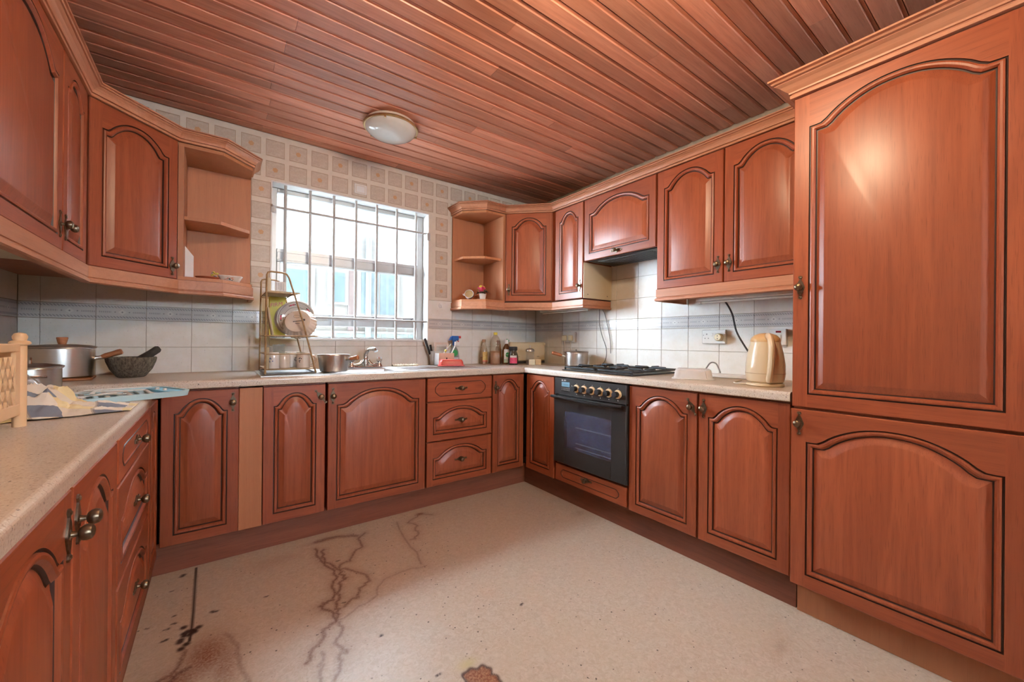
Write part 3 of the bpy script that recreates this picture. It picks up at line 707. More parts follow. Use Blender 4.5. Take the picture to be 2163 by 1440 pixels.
# wall units
U0, U1 = 1.437, 2.155; xU = 2.18
cabinet('wall_cabinet', 'narrow single-door cherry wall cabinet beside the cooker hood', xU, 2.372, -90, .305, U0, U1+.004, .322, [(0,.298,U0,U1,dict(hd=(.270,1.53),F=.046))], GU, False)
MB().box(.3055,.308,.004,.32,U0-.0,1.70).lathe([(.004,-.001),(.004,.001),(0,.0012)], 8, 1, T4(.3085,.05,1.465)@R4('Y',90)).lathe([(.004,-.001),(.004,.001),(0,.0012)], 8, 1, T4(.3085,.27,1.465)@R4('Y',90)).build('end_panel', [M_cream, M_dprint], bpy.data.objects['wall_cabinet'])
hc = cabinet('hood_cabinet', 'short cherry hood cabinet with bottom handle above the gas hob', xU, 2.062, -90, .607, 1.712, U1+.004, .322, [(.004,.602,1.705,U1,dict(hd=(.30,1.735,90),F=.046,A=.075))], GU, False)
MB().box(.02,.59,.03,.318,1.701,1.7115,0,.003).build('extractor_plate', M_black, hc)
g_ = MB()
for i in range(9): g_.box(.08,.53,.07+i*.026,.084+i*.026,1.698,1.701)
g_.build('grille', M_dwire, hc)
cabinet('wall_cabinet', 'two-door cherry wall cabinet next to the tall unit', xU, 1.449, -90, .82, U0, U1+.004, .322,
        [(0,.399,U0,U1,dict(hd=(.374,1.535))),(.406,.805,U0,U1,dict(hd=(.432,1.535)))], GU, False)
def diag(label, p, q, rz, poly, z0, z1, hx, hz):
    root = thing('corner_wall_cabinet', label, 'cabinet', (p[0], p[1], 0), math.radians(rz), GU)
    L = math.hypot(q[0]-p[0], q[1]-p[1]); Mi = (T4(p[0], p[1], 0) @ R4('Z', rz)).inverted()
    pts = [Mi @ Vector((a, b, 0)) for a, b in poly]
    MB().prism([(v.x, v.y) for v in pts], z0, z1+.004).build('carcass', M_stile, root)
    front(root, .004, L-.004, z0, z1, (hx if hx > 0 else L+hx, hz))
n2 = .021/math.sqrt(2)
diag('diagonal corner cherry wall cabinet on the window wall right side', (1.902,2.668), (2.172,2.398), -45, [(1.902+n2,2.668+n2),(2.172+n2,2.398+n2),(2.2,2.378),(2.5,2.378),(2.5,2.994),(1.908,2.994),(1.908,2.69)], U0, U1, .028, 1.53)
V0, V1 = 1.412, 2.122; xV = -.44
lc = cabinet('wall_cabinet', 'large cherry wall cabinet at left with one wide and one narrow door', xV, 1.46, 90, .93, V0, V1+.004, .34,
        [(.004,.603,V0,V1,dict(hd=(.577,1.50),A=.085)),(.612,.924,V0,V1,dict(hd=(.638,1.50)))], GU, False)
MB().box(.0,.93,.03,.338,V0-.004,V0-.001).build('bottom_board', M_under, lc)
diag('diagonal corner cherry wall cabinet in the left corner', (xV,2.402), (-.165,2.677), 45, [(xV-n2,2.402+n2),(xV-.03,2.395),(XL+.004,2.395),(XL+.004,2.994),(-.172,2.994),(-.172,2.70),(-.165-n2,2.677+n2)], V0, V1, -.03, 1.475)
# open end shelves
def shelf_unit(label, poly, z0, z1, zm, side_x, back, inner):
    root = thing('open_shelf_unit', label, 'shelf', (0, 0, 0))
    MB().prism(poly, z0, z0+.018).build('bottom_shelf', M_lightz, root)
    MB().prism(inner, zm, zm+.018).build('middle_shelf', M_lightz, root)
    MB().prism(poly, z1-.018, z1).build('top_board', M_lightz, root)
    MB().box(back[0], back[1], 2.982, 2.9945, z0+.018, z1-.018).build('back_panel', M_lightz, root)
    a = side_x; MB().box(min(a), max(a), 2.684, 2.9815, z0+.018, z1-.018).build('side_panel', M_lightz, root)
shelf_unit('open corner shelf unit with two shelves left of the window', [(-.168,2.684),(.022,2.684),(.163,2.825),(.163,2.994),(-.168,2.994)], V0, V1, 1.735, (-.1685,-.145), (-.145,.163), [(-.145,2.72),(.012,2.72),(.150,2.85),(.150,2.981),(-.145,2.981)])
shelf_unit('open corner shelf unit with two shelves right of the window', [(1.906,2.684),(1.72,2.684),(1.58,2.825),(1.58,2.994),(1.906,2.994)], U0-.012, U1, 1.775, (1.886,1.9075), (1.58,1.886), [(1.886,2.715),(1.728,2.715),(1.597,2.84),(1.597,2.981),(1.886,2.981)])
# cornices and light pelmets
def corn(z, h, p): return [(0,z),(.008,z),(.0095,z+h*.05),(.0095,z+h*.14),(.008,z+h*.18),(.004,z+h*.19),(.004,z+h*.235),(.012,z+h*.24),(.013,z+h*.32),(p*.36,z+h*.44),(p*.52,z+h*.58),(p*.74,z+h*.68),(p*.74,z+h*.70),(p*.66,z+h*.71),(p*.66,z+h*.75),(p*.84,z+h*.76),(p*.90,z+h*.82),(p*.84,z+h*.87),(p*.80,z+h*.88),(p*.80,z+h*.90),(p,z+h*.91),(p,z+h),(-.02,z+h),(-.02,z+.001),(0,z+.001)]
def pelm(z0, z1): return [(-.016,z1),(-.016,z0),(.004,z0),(.010,z0+.004),(.010,z0+.014),(.004,z0+.019),(.001,z0+.021),(.001,z0+.024),(.004,z0+.026),(.004,z1)]
rp = [(1.58,2.996),(1.58,2.82),(1.72,2.68),(1.902,2.68),(2.18,2.402),(2.18,.632)]
MB().sweep([(1.902,2.68) if p == rp[3] else p for p in rp][::-1][::-1], [(o, z) for o, z in corn(U1+.003, .058, .045)]).build('cornice', M_light, label='pale moulded cornice along top of the right wall cabinets', category='cornice')
lp = [(xV,1.0),(xV,2.402),(-.165,2.68),(.022,2.68),(.165,2.823),(.165,2.996)]
MB().sweep(lp, corn(V1+.003, .058, .045)).build('cornice', M_light, label='pale moulded cornice along top of the left wall cabinets', category='cornice')
MB().sweep([(2.498,.629),(1.883,.629),(1.883,-.9)], corn(2.106, .078, .070)).build('cornice', M_light, label='deep moulded cornice crowning the tall cabinet', category='cornice')
MB().sweep(lp, pelm(1.337, V0-.002)).build('pelmet', M_light, label='pale light pelmet under the left wall cabinets', category='pelmet')
MB().sweep(rp[:5]+[(2.18,2.066),(2.49,2.066)], pelm(1.362, 1.425)).build('pelmet', M_light, label='pale light pelmet under shelf and corner wall cabinet at right', category='pelmet')
MB().sweep([(2.49,1.447),(2.18,1.447),(2.18,.632)], pelm(1.362, U0-.002)).build('pelmet', M_light, label='pale light pelmet under the two-door wall cabinet', category='pelmet')
# strip lights below the wall units
def batten(label, x, ya, yb_, z):
    o = thing('strip_light', label, 'lamp', (0,0,0))
    MB().box(x-.03,x+.03,ya,yb_,z,1.4355,0,.003).build('body', M_wplas, o)
    MB().cyl((x,ya+.02,z-.007),(x,yb_-.02,z-.007),.0065).box(x-.012,x+.012,ya+.002,ya+.022,z-.015,z).box(x-.012,x+.012,yb_-.022,yb_-.002,z-.015,z).build('tube', M_cer, o)
batten('white strip light under the two-door wall cabinet', 2.30, .66, 1.25, 1.353)
batten('small white strip light under the right corner wall cabinet', 2.33, 2.14, 2.70, 1.366)

# ================================================================ WORKTOPS
def nose(z0, z1, d):   # front edge profile: (out, z), out grows away from the room
    r = .014; a = [(r-r*math.sin(t*PI/2/6)-r+0, 0) for t in range(0)]
    pts = [(.004,z0),(0,z0+.004)]+[(r-r*math.cos(t*PI/12), z1-r+r*math.sin(t*PI/12)) for t in range(0,7)]
    return pts+[(d,z1),(d,z0)]
SX0, SX1, SY0, SY1 = .535, .955, 2.475, 2.80
wt = MB()
wt.sweep([(-.783,2.39),(2.503,2.39)][::-1], nose(.870,.910,.085))
wt.box(-.783,SX0,2.475,2.997,.870,.910).box(SX1,2.503,2.475,2.997,.870,.910).box(SX0,SX1,2.80,2.997,.870,.910)
wt.build('worktop', M_work, label='speckled cream worktop along the window wall with inset sink', category='worktop')
wt = MB().sweep([(1.885,.633),(1.885,2.388)], nose(.870,.910,.05)); wt.box(1.935,2.503,.633,2.388,.870,.910)
wt.build('worktop', M_work, label='speckled cream worktop along the oven wall carrying the hob', category='worktop')
wt = MB().sweep([(-.205,2.10),(-.205,-.9)][::-1][::-1], nose(.839,.880,.05))
wt.box(-.783,-.255,-.9,2.10,.839,.880)
cr = [(-.783,2.10),(-.783,2.386),(-.275,2.386)]+[(-.262,2.25),(-.245,2.205),(-.222,2.17),(-.209,2.135),(-.205,2.10)]
wt.prism(cr, .839, .866); wt.prism([(x-.006 if x > -.5 else x, y) for x, y in cr], .866, .880)
wt.build('worktop', M_work, label='speckled cream worktop at left, set slightly lower', category='worktop')
# sink
sk = thing('sink', 'stainless steel inset sink with drainer below the window', 'sink', (.9, 2.65, .91))
s = MB(); ox, oy, oz = .9, 2.65, .91
rim = [(.185,1.62,2.44,2.475),(.185,1.62,2.80,2.90),(.185,SX0,2.475,2.80),(SX1,1.62,2.475,2.80)]
for a_, b_, c_, d_ in rim: s.box(a_-ox, b_-ox, c_-oy, d_-oy, .0003, .0035)
for i in range(9): s.box(1.02-ox, 1.56-ox, 2.50-oy+i*.032, 2.508-oy+i*.032, .0035, .0055, 0, .0009)
for i in range(4): s.box(.22-ox, .50-ox, 2.52-oy+i*.06, 2.528-oy+i*.06, .0035, .0055, 0, .0009)
s.build('drainer', M_sink, sk)
bw = MB(); bz = -.036
ring = lambda i, z: [(SX0+i-ox, SY0+i-oy, z), (SX1-i-ox, SY0+i-oy, z), (SX1-i-ox, SY1-i-oy, z), (SX0+i-ox, SY1-i-oy, z)]
pr_ = [ring(.0005,.0035), ring(.006,-.004), ring(.010,-.034)]
for p, q in zip(pr_, pr_[1:]): bw.add(p+q, [[i, (i+1) % 4, 4+(i+1) % 4, 4+i] for i in range(4)])
bw.add(pr_[-1], [range(4)]); bw.build('bowl', M_sink, sk)
tp = thing('mixer_tap', 'chrome twin-handle mixer tap behind the sink', 'tap', (.835, 2.845, .9136))
b_ = MB().box(-.115,.115,-.022,.022,0,.012,0,.005)
for s_ in (-1, 1):
    b_.lathe([(.022,.010),(.020,.018),(.015,.026),(.014,.040)], 20, M=T4(s_*.095,0,0))
    b_.tube([(s_*.095,0,.022),(s_*.06,0,.020),(s_*.035,0,.030),(s_*.018,0,.055)], .010, 12)
b_.lathe([(.020,.010),(.020,.05),(.017,.07),(.015,.075)], 20); b_.build('body', M_chrome, tp)
MB().tube([(0,0,.07),(0,0,.095),(.008,-.02,.122),(.022,-.055,.136),(.035,-.095,.132),(.038,-.105,.118)], .012, 14, rr=[.017,.015,.0135,.013,.013,.014]).build('spout', M_chrome, tp)
for s_ in (-1, 1):
    h_ = MB().lathe([(.012,0),(.020,.006),(.023,.016),(.022,.026),(.014,.033),(0,.035)], 8, M=T4(s_*.095,0,.040), sm=False); h_.build('tap_handle', M_chrome, tp)

# ================================================================ OVEN AND HOB
ov = thing('oven', 'black built-in electric oven with six dial knobs', 'oven', (1.885, 2.047, 0), -PI/2)
W = .604
MB().box(.02,W-.02,.0225,.55,.29,.855).build('body', M_black, ov)
cp = MB().box(0,W,0,.022,.752,.862,0,.003).build('control_panel', M_char, ov)
MB().box(0,W,-.001,.001,.752,.7545).box(W-.0025,W,-.001,.001,.752,.862).build('trim_line', M_dwire, cp)
MB().box(.072,.148,-.0016,.0,.806,.838,0,.0007).build('display', M_lcd, cp)
dg = MB()
for i in range(4): dg.box(.092+i*.011,.100+i*.011,-.0021,-.0016,.818,.820).box(.098+i*.011,.0995+i*.011,-.0021,-.0016,.818,.827)
dg.build('display_digits', M_dprint, cp)
link('brand_mark', text_mesh('NEFF', .011, M_print), cp, (.103,-.0008,.848), (PI/2,0,0))
MB().lathe([(.0045,0),(.0045,.0008),(0,.001)], 14, M=T4(.078,-.0004,.848)@R4('X',90)).build('brand_badge', M_print, cp)
mk = MB()
for i in range(6): mk.box(.074+i*.0135,.079+i*.0135,-.0008,0,.794,.797).box(.074+i*.0135,.077+i*.0135,-.0008,0,.783,.787)
for i in range(3): mk.box(.166,.171,-.0008,0,.783+i*.016,.788+i*.016)
mk.build('panel_print', M_print, cp)
for i in range(6): MB().cyl((.078+i*.0135,-.006,.775),(.078+i*.0135,0,.775),.003,n=8).build('button', M_knob, cp)
for i in range(6):
    x = .213+i*.0665; z = .804
    rg = MB().lathe([(.026,0),(.027,.002),(.0255,.007),(.018,.009),(.0,.009)], 28, M=T4(x,0,z)@R4('X',90)).build('dial_ring', M_ring, cp)
    t_ = MB().box(x-.001,x+.001,-.0008,0,.834,.839)
    t_.box(x-.003,x+.003,-.0008,0,.764,.769); t_.build('dial_mark', M_print, rg)
    MB().lathe([(.0,.009),(.0155,.009),(.0175,.018),(.0185,.034),(.0165,.039),(0,.040)], 24, M=T4(x,0,z)@R4('X',90)).build('dial_knob', M_knob, rg)
dr = MB(); wx0, wx1, wz0, wz1 = .105, .495, .40, .642
dr.box(0,wx0,0,.022,.287,.742,0,.002).box(wx1,W,0,.022,.287,.742,0,.002).box(wx0,wx1,0,.022,.287,wz0).box(wx0,wx1,0,.022,wz1,.742)
dr = dr.build('oven_door', M_char, ov)
MB().box(.002,W-.002,-.0012,0,.290,.2925).box(.002,W-.002,-.0012,0,.706,.7085).box(.002,.0045,-.0012,0,.2925,.706).box(W-.0045,W-.002,-.0012,0,.2925,.706).build('door_trim', M_dwire, dr)
MB().box(wx0-.004,wx1+.004,-.0008,.003,wz0-.004,wz1+.004,0,.0007).build('door_window', M_ovenglass, dr)
hb = MB().tube([(.004,-.030,.737),(.12,-.036,.733),(.30,-.038,.731),(.48,-.036,.733),(W-.004,-.030,.737)], .013, 10, flat=.7)
hb.box(.004,.03,-.03,0,.727,.744).box(W-.03,W-.004,-.03,0,.727,.744); hb.build('door_handle', M_black, dr)
M_rung = plain('pale_oven_rung', (0.80,0.74,0.55), 0.3)
for z in (.442, .545, .412):
    r_ = MB()
    r_.cyl((wx0+.09,.0125,z),(wx1-.002,.0125,z),.0032,n=8)
    r_.build('wire_shelf', M_rung, ov)
hobT = thing('gas_hob', 'black four-burner gas hob with cast-iron pan supports', 'hob', (2.19, 1.735, .9103))
MB().box(-.255,.255,-.295,.295,.0,.006,0,.003).box(-.24,.24,-.28,.28,.006,.008).build('hob_plate', M_black, hobT)
for sx in (-.115,.135):
    for sy in (-.145,.145):
        r0 = .048 if (sx < 0) == (sy < 0) else .036
        MB().lathe([(r0+.012,.008),(r0+.010,.014),(r0,.016),(r0,.020),(r0*.8,.023),(0,.023)], 24, M=T4(sx,sy,0)).build('burner', M_castiron, hobT)
for sy in (-.145,.145):
    g_ = MB(); z = .034; x0, x1, y0, y1 = -.235, .235, sy-.132, sy+.132
    g_.tube([(x0,y0,z-.012),(x1,y0,z-.012),(x1,y1,z-.012),(x0,y1,z-.012)], .006, 6, closed=True)
    for sx in (-.115,.135):
        for dx, dy in ((1,0),(-1,0),(0,1),(0,-1)):
            ex = sx+dx*.105; ey = sy+dy*.125
            g_.tube([(ex,ey,z-.012),(ex-dx*.012,ey-dy*.012,z),(sx+dx*.022,sy+dy*.022,z)], .007, 6)
    for cx in (x0, x1):
        for cy in (y0, y1): g_.cyl((cx,cy,.008),(cx,cy,z-.01),.006,n=8)
    g_.build('pan_support', M_castiron, hobT)
# ================================================================ THINGS
WT = .9105
def stone_mat():
    g = G('rough_grey_stone'); v = g.obj(); n = g.noise(g.map(v, (1,1,.35)), 130, 4, .7); n2 = g.noise(v, 20, 3)
    c = g.mix(g.ramp(n, .38, .66), (0.060,0.048,0.032), (0.26,0.215,0.155)); c = g.mix(g.m('MULTIPLY', n2, .4), c, (0.10,0.085,0.065))
    return g.fin(c, .85, bump=n, bs=.9, bd=.006)
M_stone = stone_mat()
M_stone2 = plain('dark_stone', (0.060,0.052,0.045), .8, sc=60, var=.3, bs=.4)

def cookpot(name, label, loc, rz, R, h, lid=None, handle=None, loops=False, flare=0):
    o = thing(name, label, 'pan', loc, rz)
    MB().lathe([(0,.001),(R-.012,.001),(R-.003,.006),(R+flare*.3,h*.4),(R+flare,h),(R+flare+.004,h+.002),(R+flare+.003,h+.005),(R+flare-.002,h+.004),(R-.003,h*.4),(R-.006,.008),(0,.006)], 40).build('body', M_steel, o)
    if lid:
        z = h+.005; prof = [(R+flare+.006,z),(R+flare+.007,z+.004),(R*.9,z+.009),(R*.5,z+.014),(0,z+.016)]
        l = MB().lathe(prof+[(0,z+.002),(R-.01,z)], 40).build('lid', M_steel, o)
        if lid == 'wood': MB().lathe([(0,z+.015),(.013,z+.015),(.015,z+.022),(.0195,z+.044),(.018,z+.048),(0,z+.048)], 18).build('lid_knob', M_handle, l)
        elif lid == 'loop': MB().tube([(-.022,0,z+.012),(-.021,0,z+.026),(-.012,0,z+.034),(.012,0,z+.034),(.021,0,z+.026),(.022,0,z+.012)], .004, 8, flat=1.0).build('lid_loop', M_chrome, l)
        elif lid == 'stub': MB().lathe([(0,z+.015),(.005,z+.015),(.006,z+.021),(0,z+.023)], 10).build('lid_knob', M_knob, l)
    if handle:
        L, rise, zz = handle; x = R+flare*.8
        MB().tube([(x-.004,0,zz),(x+.012,0,zz+rise*.1),(x+.025,0,zz+rise*.2)], .009, 12, rr=[.012,.009,.010]).build('handle_bracket', M_steel, o)
        MB().tube([(x+.022+t*L,0,zz+rise*(.2+.8*t)) for t in (0,.2,.5,.8,.95,1)], .012, 12, rr=[.010,.0135,.0125,.0145,.0135,.009]).build('handle', M_handle, o)
    if loops:
        for s in (-1, 1):
            MB().tube([(s*R*.98,-.036,h*.74),(s*(R+.010),-.034,h*.75),(s*(R+.022),-.020,h*.76),(s*(R+.022),.020,h*.76),(s*(R+.010),.034,h*.75),(s*R*.98,.036,h*.74)], .005, 8).build('side_handle', M_chrome, o)
    return o
# --- left corner
MB().box(-.105,.105,-.09,.09,0,.012,0,.003).build('trivet', M_handle, None, (-.575,2.71,WT), (0,0,.1), label='flat brown wooden board under the large lidded pot', category='board')
cookpot('stock_pot', 'large lidded aluminium pot with wooden handle in the left corner', (-.575,2.715,WT+.0125), math.radians(2), .107, .132, 'wood', (.072,.034,.085))
cookpot('small_pot', 'small shiny lidded pot with loop handles behind the beige rack', (-.562,2.275,.8805), math.radians(-75), .080, .108, 'loop', None, True)
mo = thing('stone_mortar', 'rough dark stone mortar bowl beside the large pot', 'mortar', (-.347,2.765,WT))
MB().lathe([(0,.001),(.050,.001),(.056,.005),(.080,.040),(.094,.078),(.097,.097),(.094,.101),(.087,.099),(.080,.075),(.055,.030),(0,.02)], 40).build('bowl', M_stone, mo)
pe = MB().tube([(-.004,0,.058),(.03,0,.082),(.07,0,.112),(.098,.0,.136),(.106,0,.141)], .016, 12, rr=[.021,.020,.0185,.0185,.012])
pe.build('pestle', M_stone2, None, (-.345,2.765,WT+.004), (0,0,-.12), label='dark stone pestle leaning in the stone mortar', category='pestle')
# beige plastic rack at the left edge
rk = thing('plastic_rack', 'beige plastic rack with knobbed posts at the left edge', 'rack', (-.402,1.555,.8805), 0)
for px, py in ((0,0),(-.33,0),(0,-.22),(-.33,-.22)):
    MB().lathe([(0,0),(.0125,0),(.0125,.206),(.0185,.209),(.0195,.213),(.016,.217),(.011,.218),(.013,.223),(.0135,.229),(.010,.236),(0,.239)], 24, M=T4(px,py,0)).build('post', M_beige, rk)
for (ax, ay, bx_, by_) in ((0,0,-.33,0),(0,-.22,-.33,-.22),(0,0,0,-.22),(-.33,0,-.33,-.22)):
    L = math.hypot(bx_-ax, by_-ay); Mx = T4(ax, ay, 0) @ R4('Z', math.degrees(math.atan2(by_-ay, bx_-ax)))
    p_ = MB(); a0, a1 = .010, L-.010
    p_.box(a0,a1,-.004,.004,.190,.210,0,.002,Mx).box(a0,a1,-.004,.004,.030,.060,0,.002,Mx).box(a0,a0+.03,-.004,.004,.060,.190,0,0,Mx).box(a1-.03,a1,-.004,.004,.060,.190,0,0,Mx)
    n = int((a1-a0-.06)/.026)
    for i in range(n):
        for s_ in (-1, 1):
            x = a0+.03+(i+.5)*(a1-a0-.06)/n
            p_.box(-.0028,.0028,-.003,.003,-.0, .135, 0, 0, Mx @ T4(x-s_*.035,0,.058) @ R4('Y', s_*28))
    p_.build('lattice_panel', M_beige, rk)
MB().box(-.325,-.005,-.215,-.005,.028,.034).build('tray_floor', M_beige, rk)
# plate, film, tea towel
pt_ = thing('dinner_plate', 'cream plate lying under clear plastic behind the tea towel', 'plate', (-.530,1.920,.9195))
MB().lathe([(0,0),(.05,0),(.055,.004),(.092,.014),(.095,.017),(.091,.018),(.054,.008),(0,.006)], 36).build('plate_body', M_cerwarm, pt_)
MB().box(-.07,.06,-.06,.06,0,.038,0,.004).build('food_carton', M_beige, None, (-.545,1.925,.8808), (0,0,.2), label='low orange carton under the cream plate', category='box')
def film_fn(u, v):
    x = (u-.5)*.19; y = (v-.5)*.16; d = math.hypot(x*1.0, y*1.2)
    return (x, y, .012+.062*max(0, 1-d/.095)**.8*(1+.25*math.sin(7*u+3*v))+.006*math.sin(23*u)*math.sin(17*v)-.03*max(0,u-.75))
MB().grid(film_fn, 22, 18).build('plastic_film', M_film, None, (-.540,1.925,.938), label='crumpled clear plastic film over the cream plate', category='plastic film')
def towel_mat():
    g = G('yellow_blue_check_cloth'); v = g.obj()
    x, y, z = g.xyz(g.map(v, (1.25,1.25,1.2))); n = g.noise(v, 300, 2)
    u = g.m('FRACT', g.m('MULTIPLY', g.m('ADD', x, g.m('MULTIPLY', z, .6)), 7.0)); w_ = g.m('FRACT', g.m('MULTIPLY', g.m('ADD', y, g.m('MULTIPLY', z, .9)), 8.0))
    a = g.m('GREATER_THAN', u, .5); b = g.m('GREATER_THAN', w_, .5)
    c = g.mix(a, (0.74,0.60,0.33), (0.74,0.66,0.56)); c2 = g.mix(a, (0.68,0.58,0.46), (0.20,0.22,0.27)); c = g.mix(b, c, c2)
    ln = g.m('LESS_THAN', g.m('ABSOLUTE', g.m('SUBTRACT', u, .5)), .03); c = g.mix(g.m('MULTIPLY', ln, .6), c, (0.30,0.24,0.20))
    return g.fin(c, .9, bump=n, bs=.3, bd=.001)
from mathutils import noise as mnoise
def towel_fn(u, v):
    x = -.56+.345*u; y = 1.615+.20*v+.09*u*u*(1-v*.4); ed = min(1, u*7, (1-u)*5, v*4+.10, (1-v)*4+.10)
    b = .060*math.exp(-((u-.42)/.20)**2-((v-.6)/.32)**2)+.052*math.exp(-((u-.12)/.18)**2-((v-.6)/.4)**2)
    r = mnoise.noise((u*7, v*5, 1.3)); r2 = mnoise.noise((u*15+3, v*10, 4.1)); fold = 1-abs(mnoise.noise((u*5-v*3, v*4+u*2, 9.2)))*2.2
    amp = 1.0 if u < .62 else .45
    return (x+.012*mnoise.noise((u*6, v*6, 7.7))*ed, y+.014*mnoise.noise((u*6+9, v*5, 2.2)), .0045+max(0, ed*(b+.012+amp*(.020*r+.014*r2+.020*max(0, fold)**2+.006*mnoise.noise((u*32, v*22, 3.3))))))
tw = MB().grid(towel_fn, 80, 48).build('tea_towel', towel_mat(), None, (0,0,.8792), label='crumpled yellow and blue checked tea towel on left worktop', category='towel')
tw.modifiers.new('cloth_thickness', 'SOLIDIFY').thickness = .0022
# pale blue tray with plastic cutlery
tr = thing('dish_tray', 'pale blue plastic slotted tray overhanging the left worktop end', 'tray', (-.292,2.085,.8808), math.radians(27))
def rrect(a, b, r, n=6):
    p = []
    for cx, cy, s in ((a-r,b-r,0),(-a+r,b-r,90),(-a+r,-b+r,180),(a-r,-b+r,270)):
        for i in range(n+1): t = math.radians(s+90*i/n); p.append((cx+r*math.cos(t), cy+r*math.sin(t)))
    return p
o1, o2, o3 = rrect(.175,.128,.045), rrect(.180,.133,.048), rrect(.168,.121,.04); n = len(o1)
t_ = MB(); lv = lambda p, z: [(x, y, z) for x, y in p]; br = [[i, (i+1) % n, n+(i+1) % n, n+i] for i in range(n)]
t_.add(lv(o1,.0)+lv(o2,.021), br, 0, True).add(lv(o2,.021)+lv(o3,.021), br).add(lv(o3,.021)+lv(o3,.010), br).add(lv(o3,.010), [range(n)]).add(lv(o1,0), [range(n)])
t_.build('tray_body', M_tray, tr)
for i in range(8): MB().box(-.135+i*.030,-.121+i*.030,-.095,.095,.010,.0175,0,.002,R4('Z',-14)).build('rib', M_wplas if i % 2 else M_tray, tr)
MB().prism(rrect(.026,.10,.02), .0101, .0185, M=T4(.135,0,0)).build('end_pad', M_tray2, tr)
for s_ in (-.03,.03): MB().lathe([(.007,.0185),(.006,.026),(0,.027)], 10, M=T4(.125,s_,0)).build('peg', M_wplas, tr)
def fork_mesh():
    m = MB(); m.prism([(-.095,-.006),(.02,-.0045),(.035,-.013),(.05,-.014),(.05,.014),(.035,.013),(.02,.0045),(-.095,.006)], 0, .0028)
    for i in range(4): m.box(.05,.086,-.0135+i*.0075,-.0095+i*.0075,0,.0026)
    return m.mesh('plastic_fork', M_wplas)
fkm = fork_mesh()
for i, (x, y, a, tz) in enumerate([(-.37,2.03,20,0),(-.345,2.06,-35,.0026),(-.33,2.015,60,.0052),(-.385,2.075,5,.0078),(-.31,2.055,170,.0104),(-.35,2.035,95,.013),(-.29,2.075,15,.0156)]):
    link('plastic_fork', fkm, None, (x, y, .8986+i*.0031), (0, 0, math.radians(a)), label='white plastic fork in the heap on the blue tray', category='fork', group='plastic forks on the tray')
def bag_fn(u, v):
    x = -.255+.06*u; y = 2.21+.15*u+.01*math.sin(9*v); return (x+.008*math.sin(11*u+5*v), y, .8802-.045*v*(.4+.6*u)+.004*math.sin(17*u))
MB().grid(bag_fn, 12, 8).build('plastic_bag', M_film, None, (0,0,.0012), label='scrap of clear plastic hanging over the left worktop corner', category='plastic bag')

# --- shelf left of the window
card = MB().prism([(-.018,0),(.018,0),(.018,.115),(-.018,.165)], -.0008, .0008, 'y'); card.build('white_card', M_paper, None, (-.122,2.72,1.4305), (0,0,.05), label='white card standing on shelf left of the window', category='card')
so = thing('saucer', 'terracotta saucer on the shelf left of the window', 'saucer', (-.045,2.745,1.4305))
MB().lathe([(0,0),(.03,0),(.05,.008),(.055,.012),(.050,.013),(.03,.006),(0,.005)], 28).build('saucer_body', M_terra, so)
fg = thing('flower_figurine', 'tiny grey figurine with yellow flowers on the left shelf', 'ornament', (-.012,2.85,1.4305))
MB().lathe([(0,0),(.022,0),(.020,.012),(.012,.026),(.007,.034),(0,.035)], 14).build('stone_base', plain('grey_resin', (.10,.10,.10), .6, var=.3, sc=60), fg)
rs = random.Random(3)
fl = MB()
for i in range(9):
    a, b, h = rs.uniform(-.016,.016), rs.uniform(-.014,.014), rs.uniform(.034,.058)
    fl.lathe([(0,-.006),(.004,-.003),(.006,.003),(0,.006)], 7, i % 2, T4(a, b, h))
fl.build('flowers', [M_yellow, M_cerwarm], fg)
fd = thing('floral_dish', 'white fluted dish with red flowers on the left shelf', 'dish', (.060,2.835,1.4305))
def dish_fn(u, v):
    t = u*2*PI; k = 1+.03*math.sin(14*t)*v; a, b = (.040+.018*v)*k, (.028+.014*v)*k
    c, s_ = math.cos(t), math.sin(t); q = 1/(abs(c)**4+abs(s_)**4)**.25
    return (a*c*q, b*s_*q, .001+.038*v)
d_ = MB().grid(dish_fn, 56, 6); d_.box(-.038,.038,-.026,.026,.0,.003); d_ = d_.build('dish_body', M_cer, fd)
d_.modifiers.new('wall', 'SOLIDIFY').thickness = .0025
pf = MB()
for i in range(11): pf.lathe([(0,-.0005),(.003,0),(0,.0012)], 6, i % 2, T4(-.012+rs.uniform(-.024,.024), -.0365-rs.uniform(0,.0035), .018+rs.uniform(-.008,.008)) @ R4('X', 75))
pf.build('flower_print', [M_terra, M_leaf], fd)

# --- shelf right of the window
Zs = 1.4435
cu = thing('tilted_cup', 'small white cup tipped on its side on the right shelf', 'cup', (1.640,2.805,Zs+.0375), 0)
Mc = R4('Z', -35) @ R4('X', 72) @ Matrix.Scale(1.3, 4)
MB().lathe([(0,-.020),(.022,-.020),(.026,-.01),(.028,.018),(.0265,.018),(.024,-.008),(0,-.016)], 26, M=Mc).build('cup_body', M_cer, cu)
MB().lathe([(0,.013),(.026,.013)], 26, M=Mc).build('cork_filling', plain('tan_cork', (.50,.33,.15), .8, var=.2, sc=90), cu)
MB().tube([Mc @ Vector(p) for p in ((-.025,0,.012),(-.038,0,.008),(-.038,0,-.006),(-.025,0,-.010))], .003, 6).build('cup_handle', M_cer, cu)
fp = thing('flower_pot', 'tiny white pot of pink and yellow flowers on the right shelf', 'ornament', (1.752,2.800,Zs+.0065))
MB().lathe([(0,0),(.014,0),(.020,.032),(.0185,.032),(.0,.028)], 20).build('pot', M_cer, fp)
lf = MB()
for i in range(14):
    a = i*2*PI/14+rs.uniform(-.2,.2); L = rs.uniform(.030,.058); z = .034+rs.uniform(-.004,.008)
    lf.add([(0,0,z),(L*.5,-.008,z+.008),(L,0,z-.004),(L*.5,.008,z+.008)], [(0,1,2,3)], 0, False, R4('Z', math.degrees(a)))
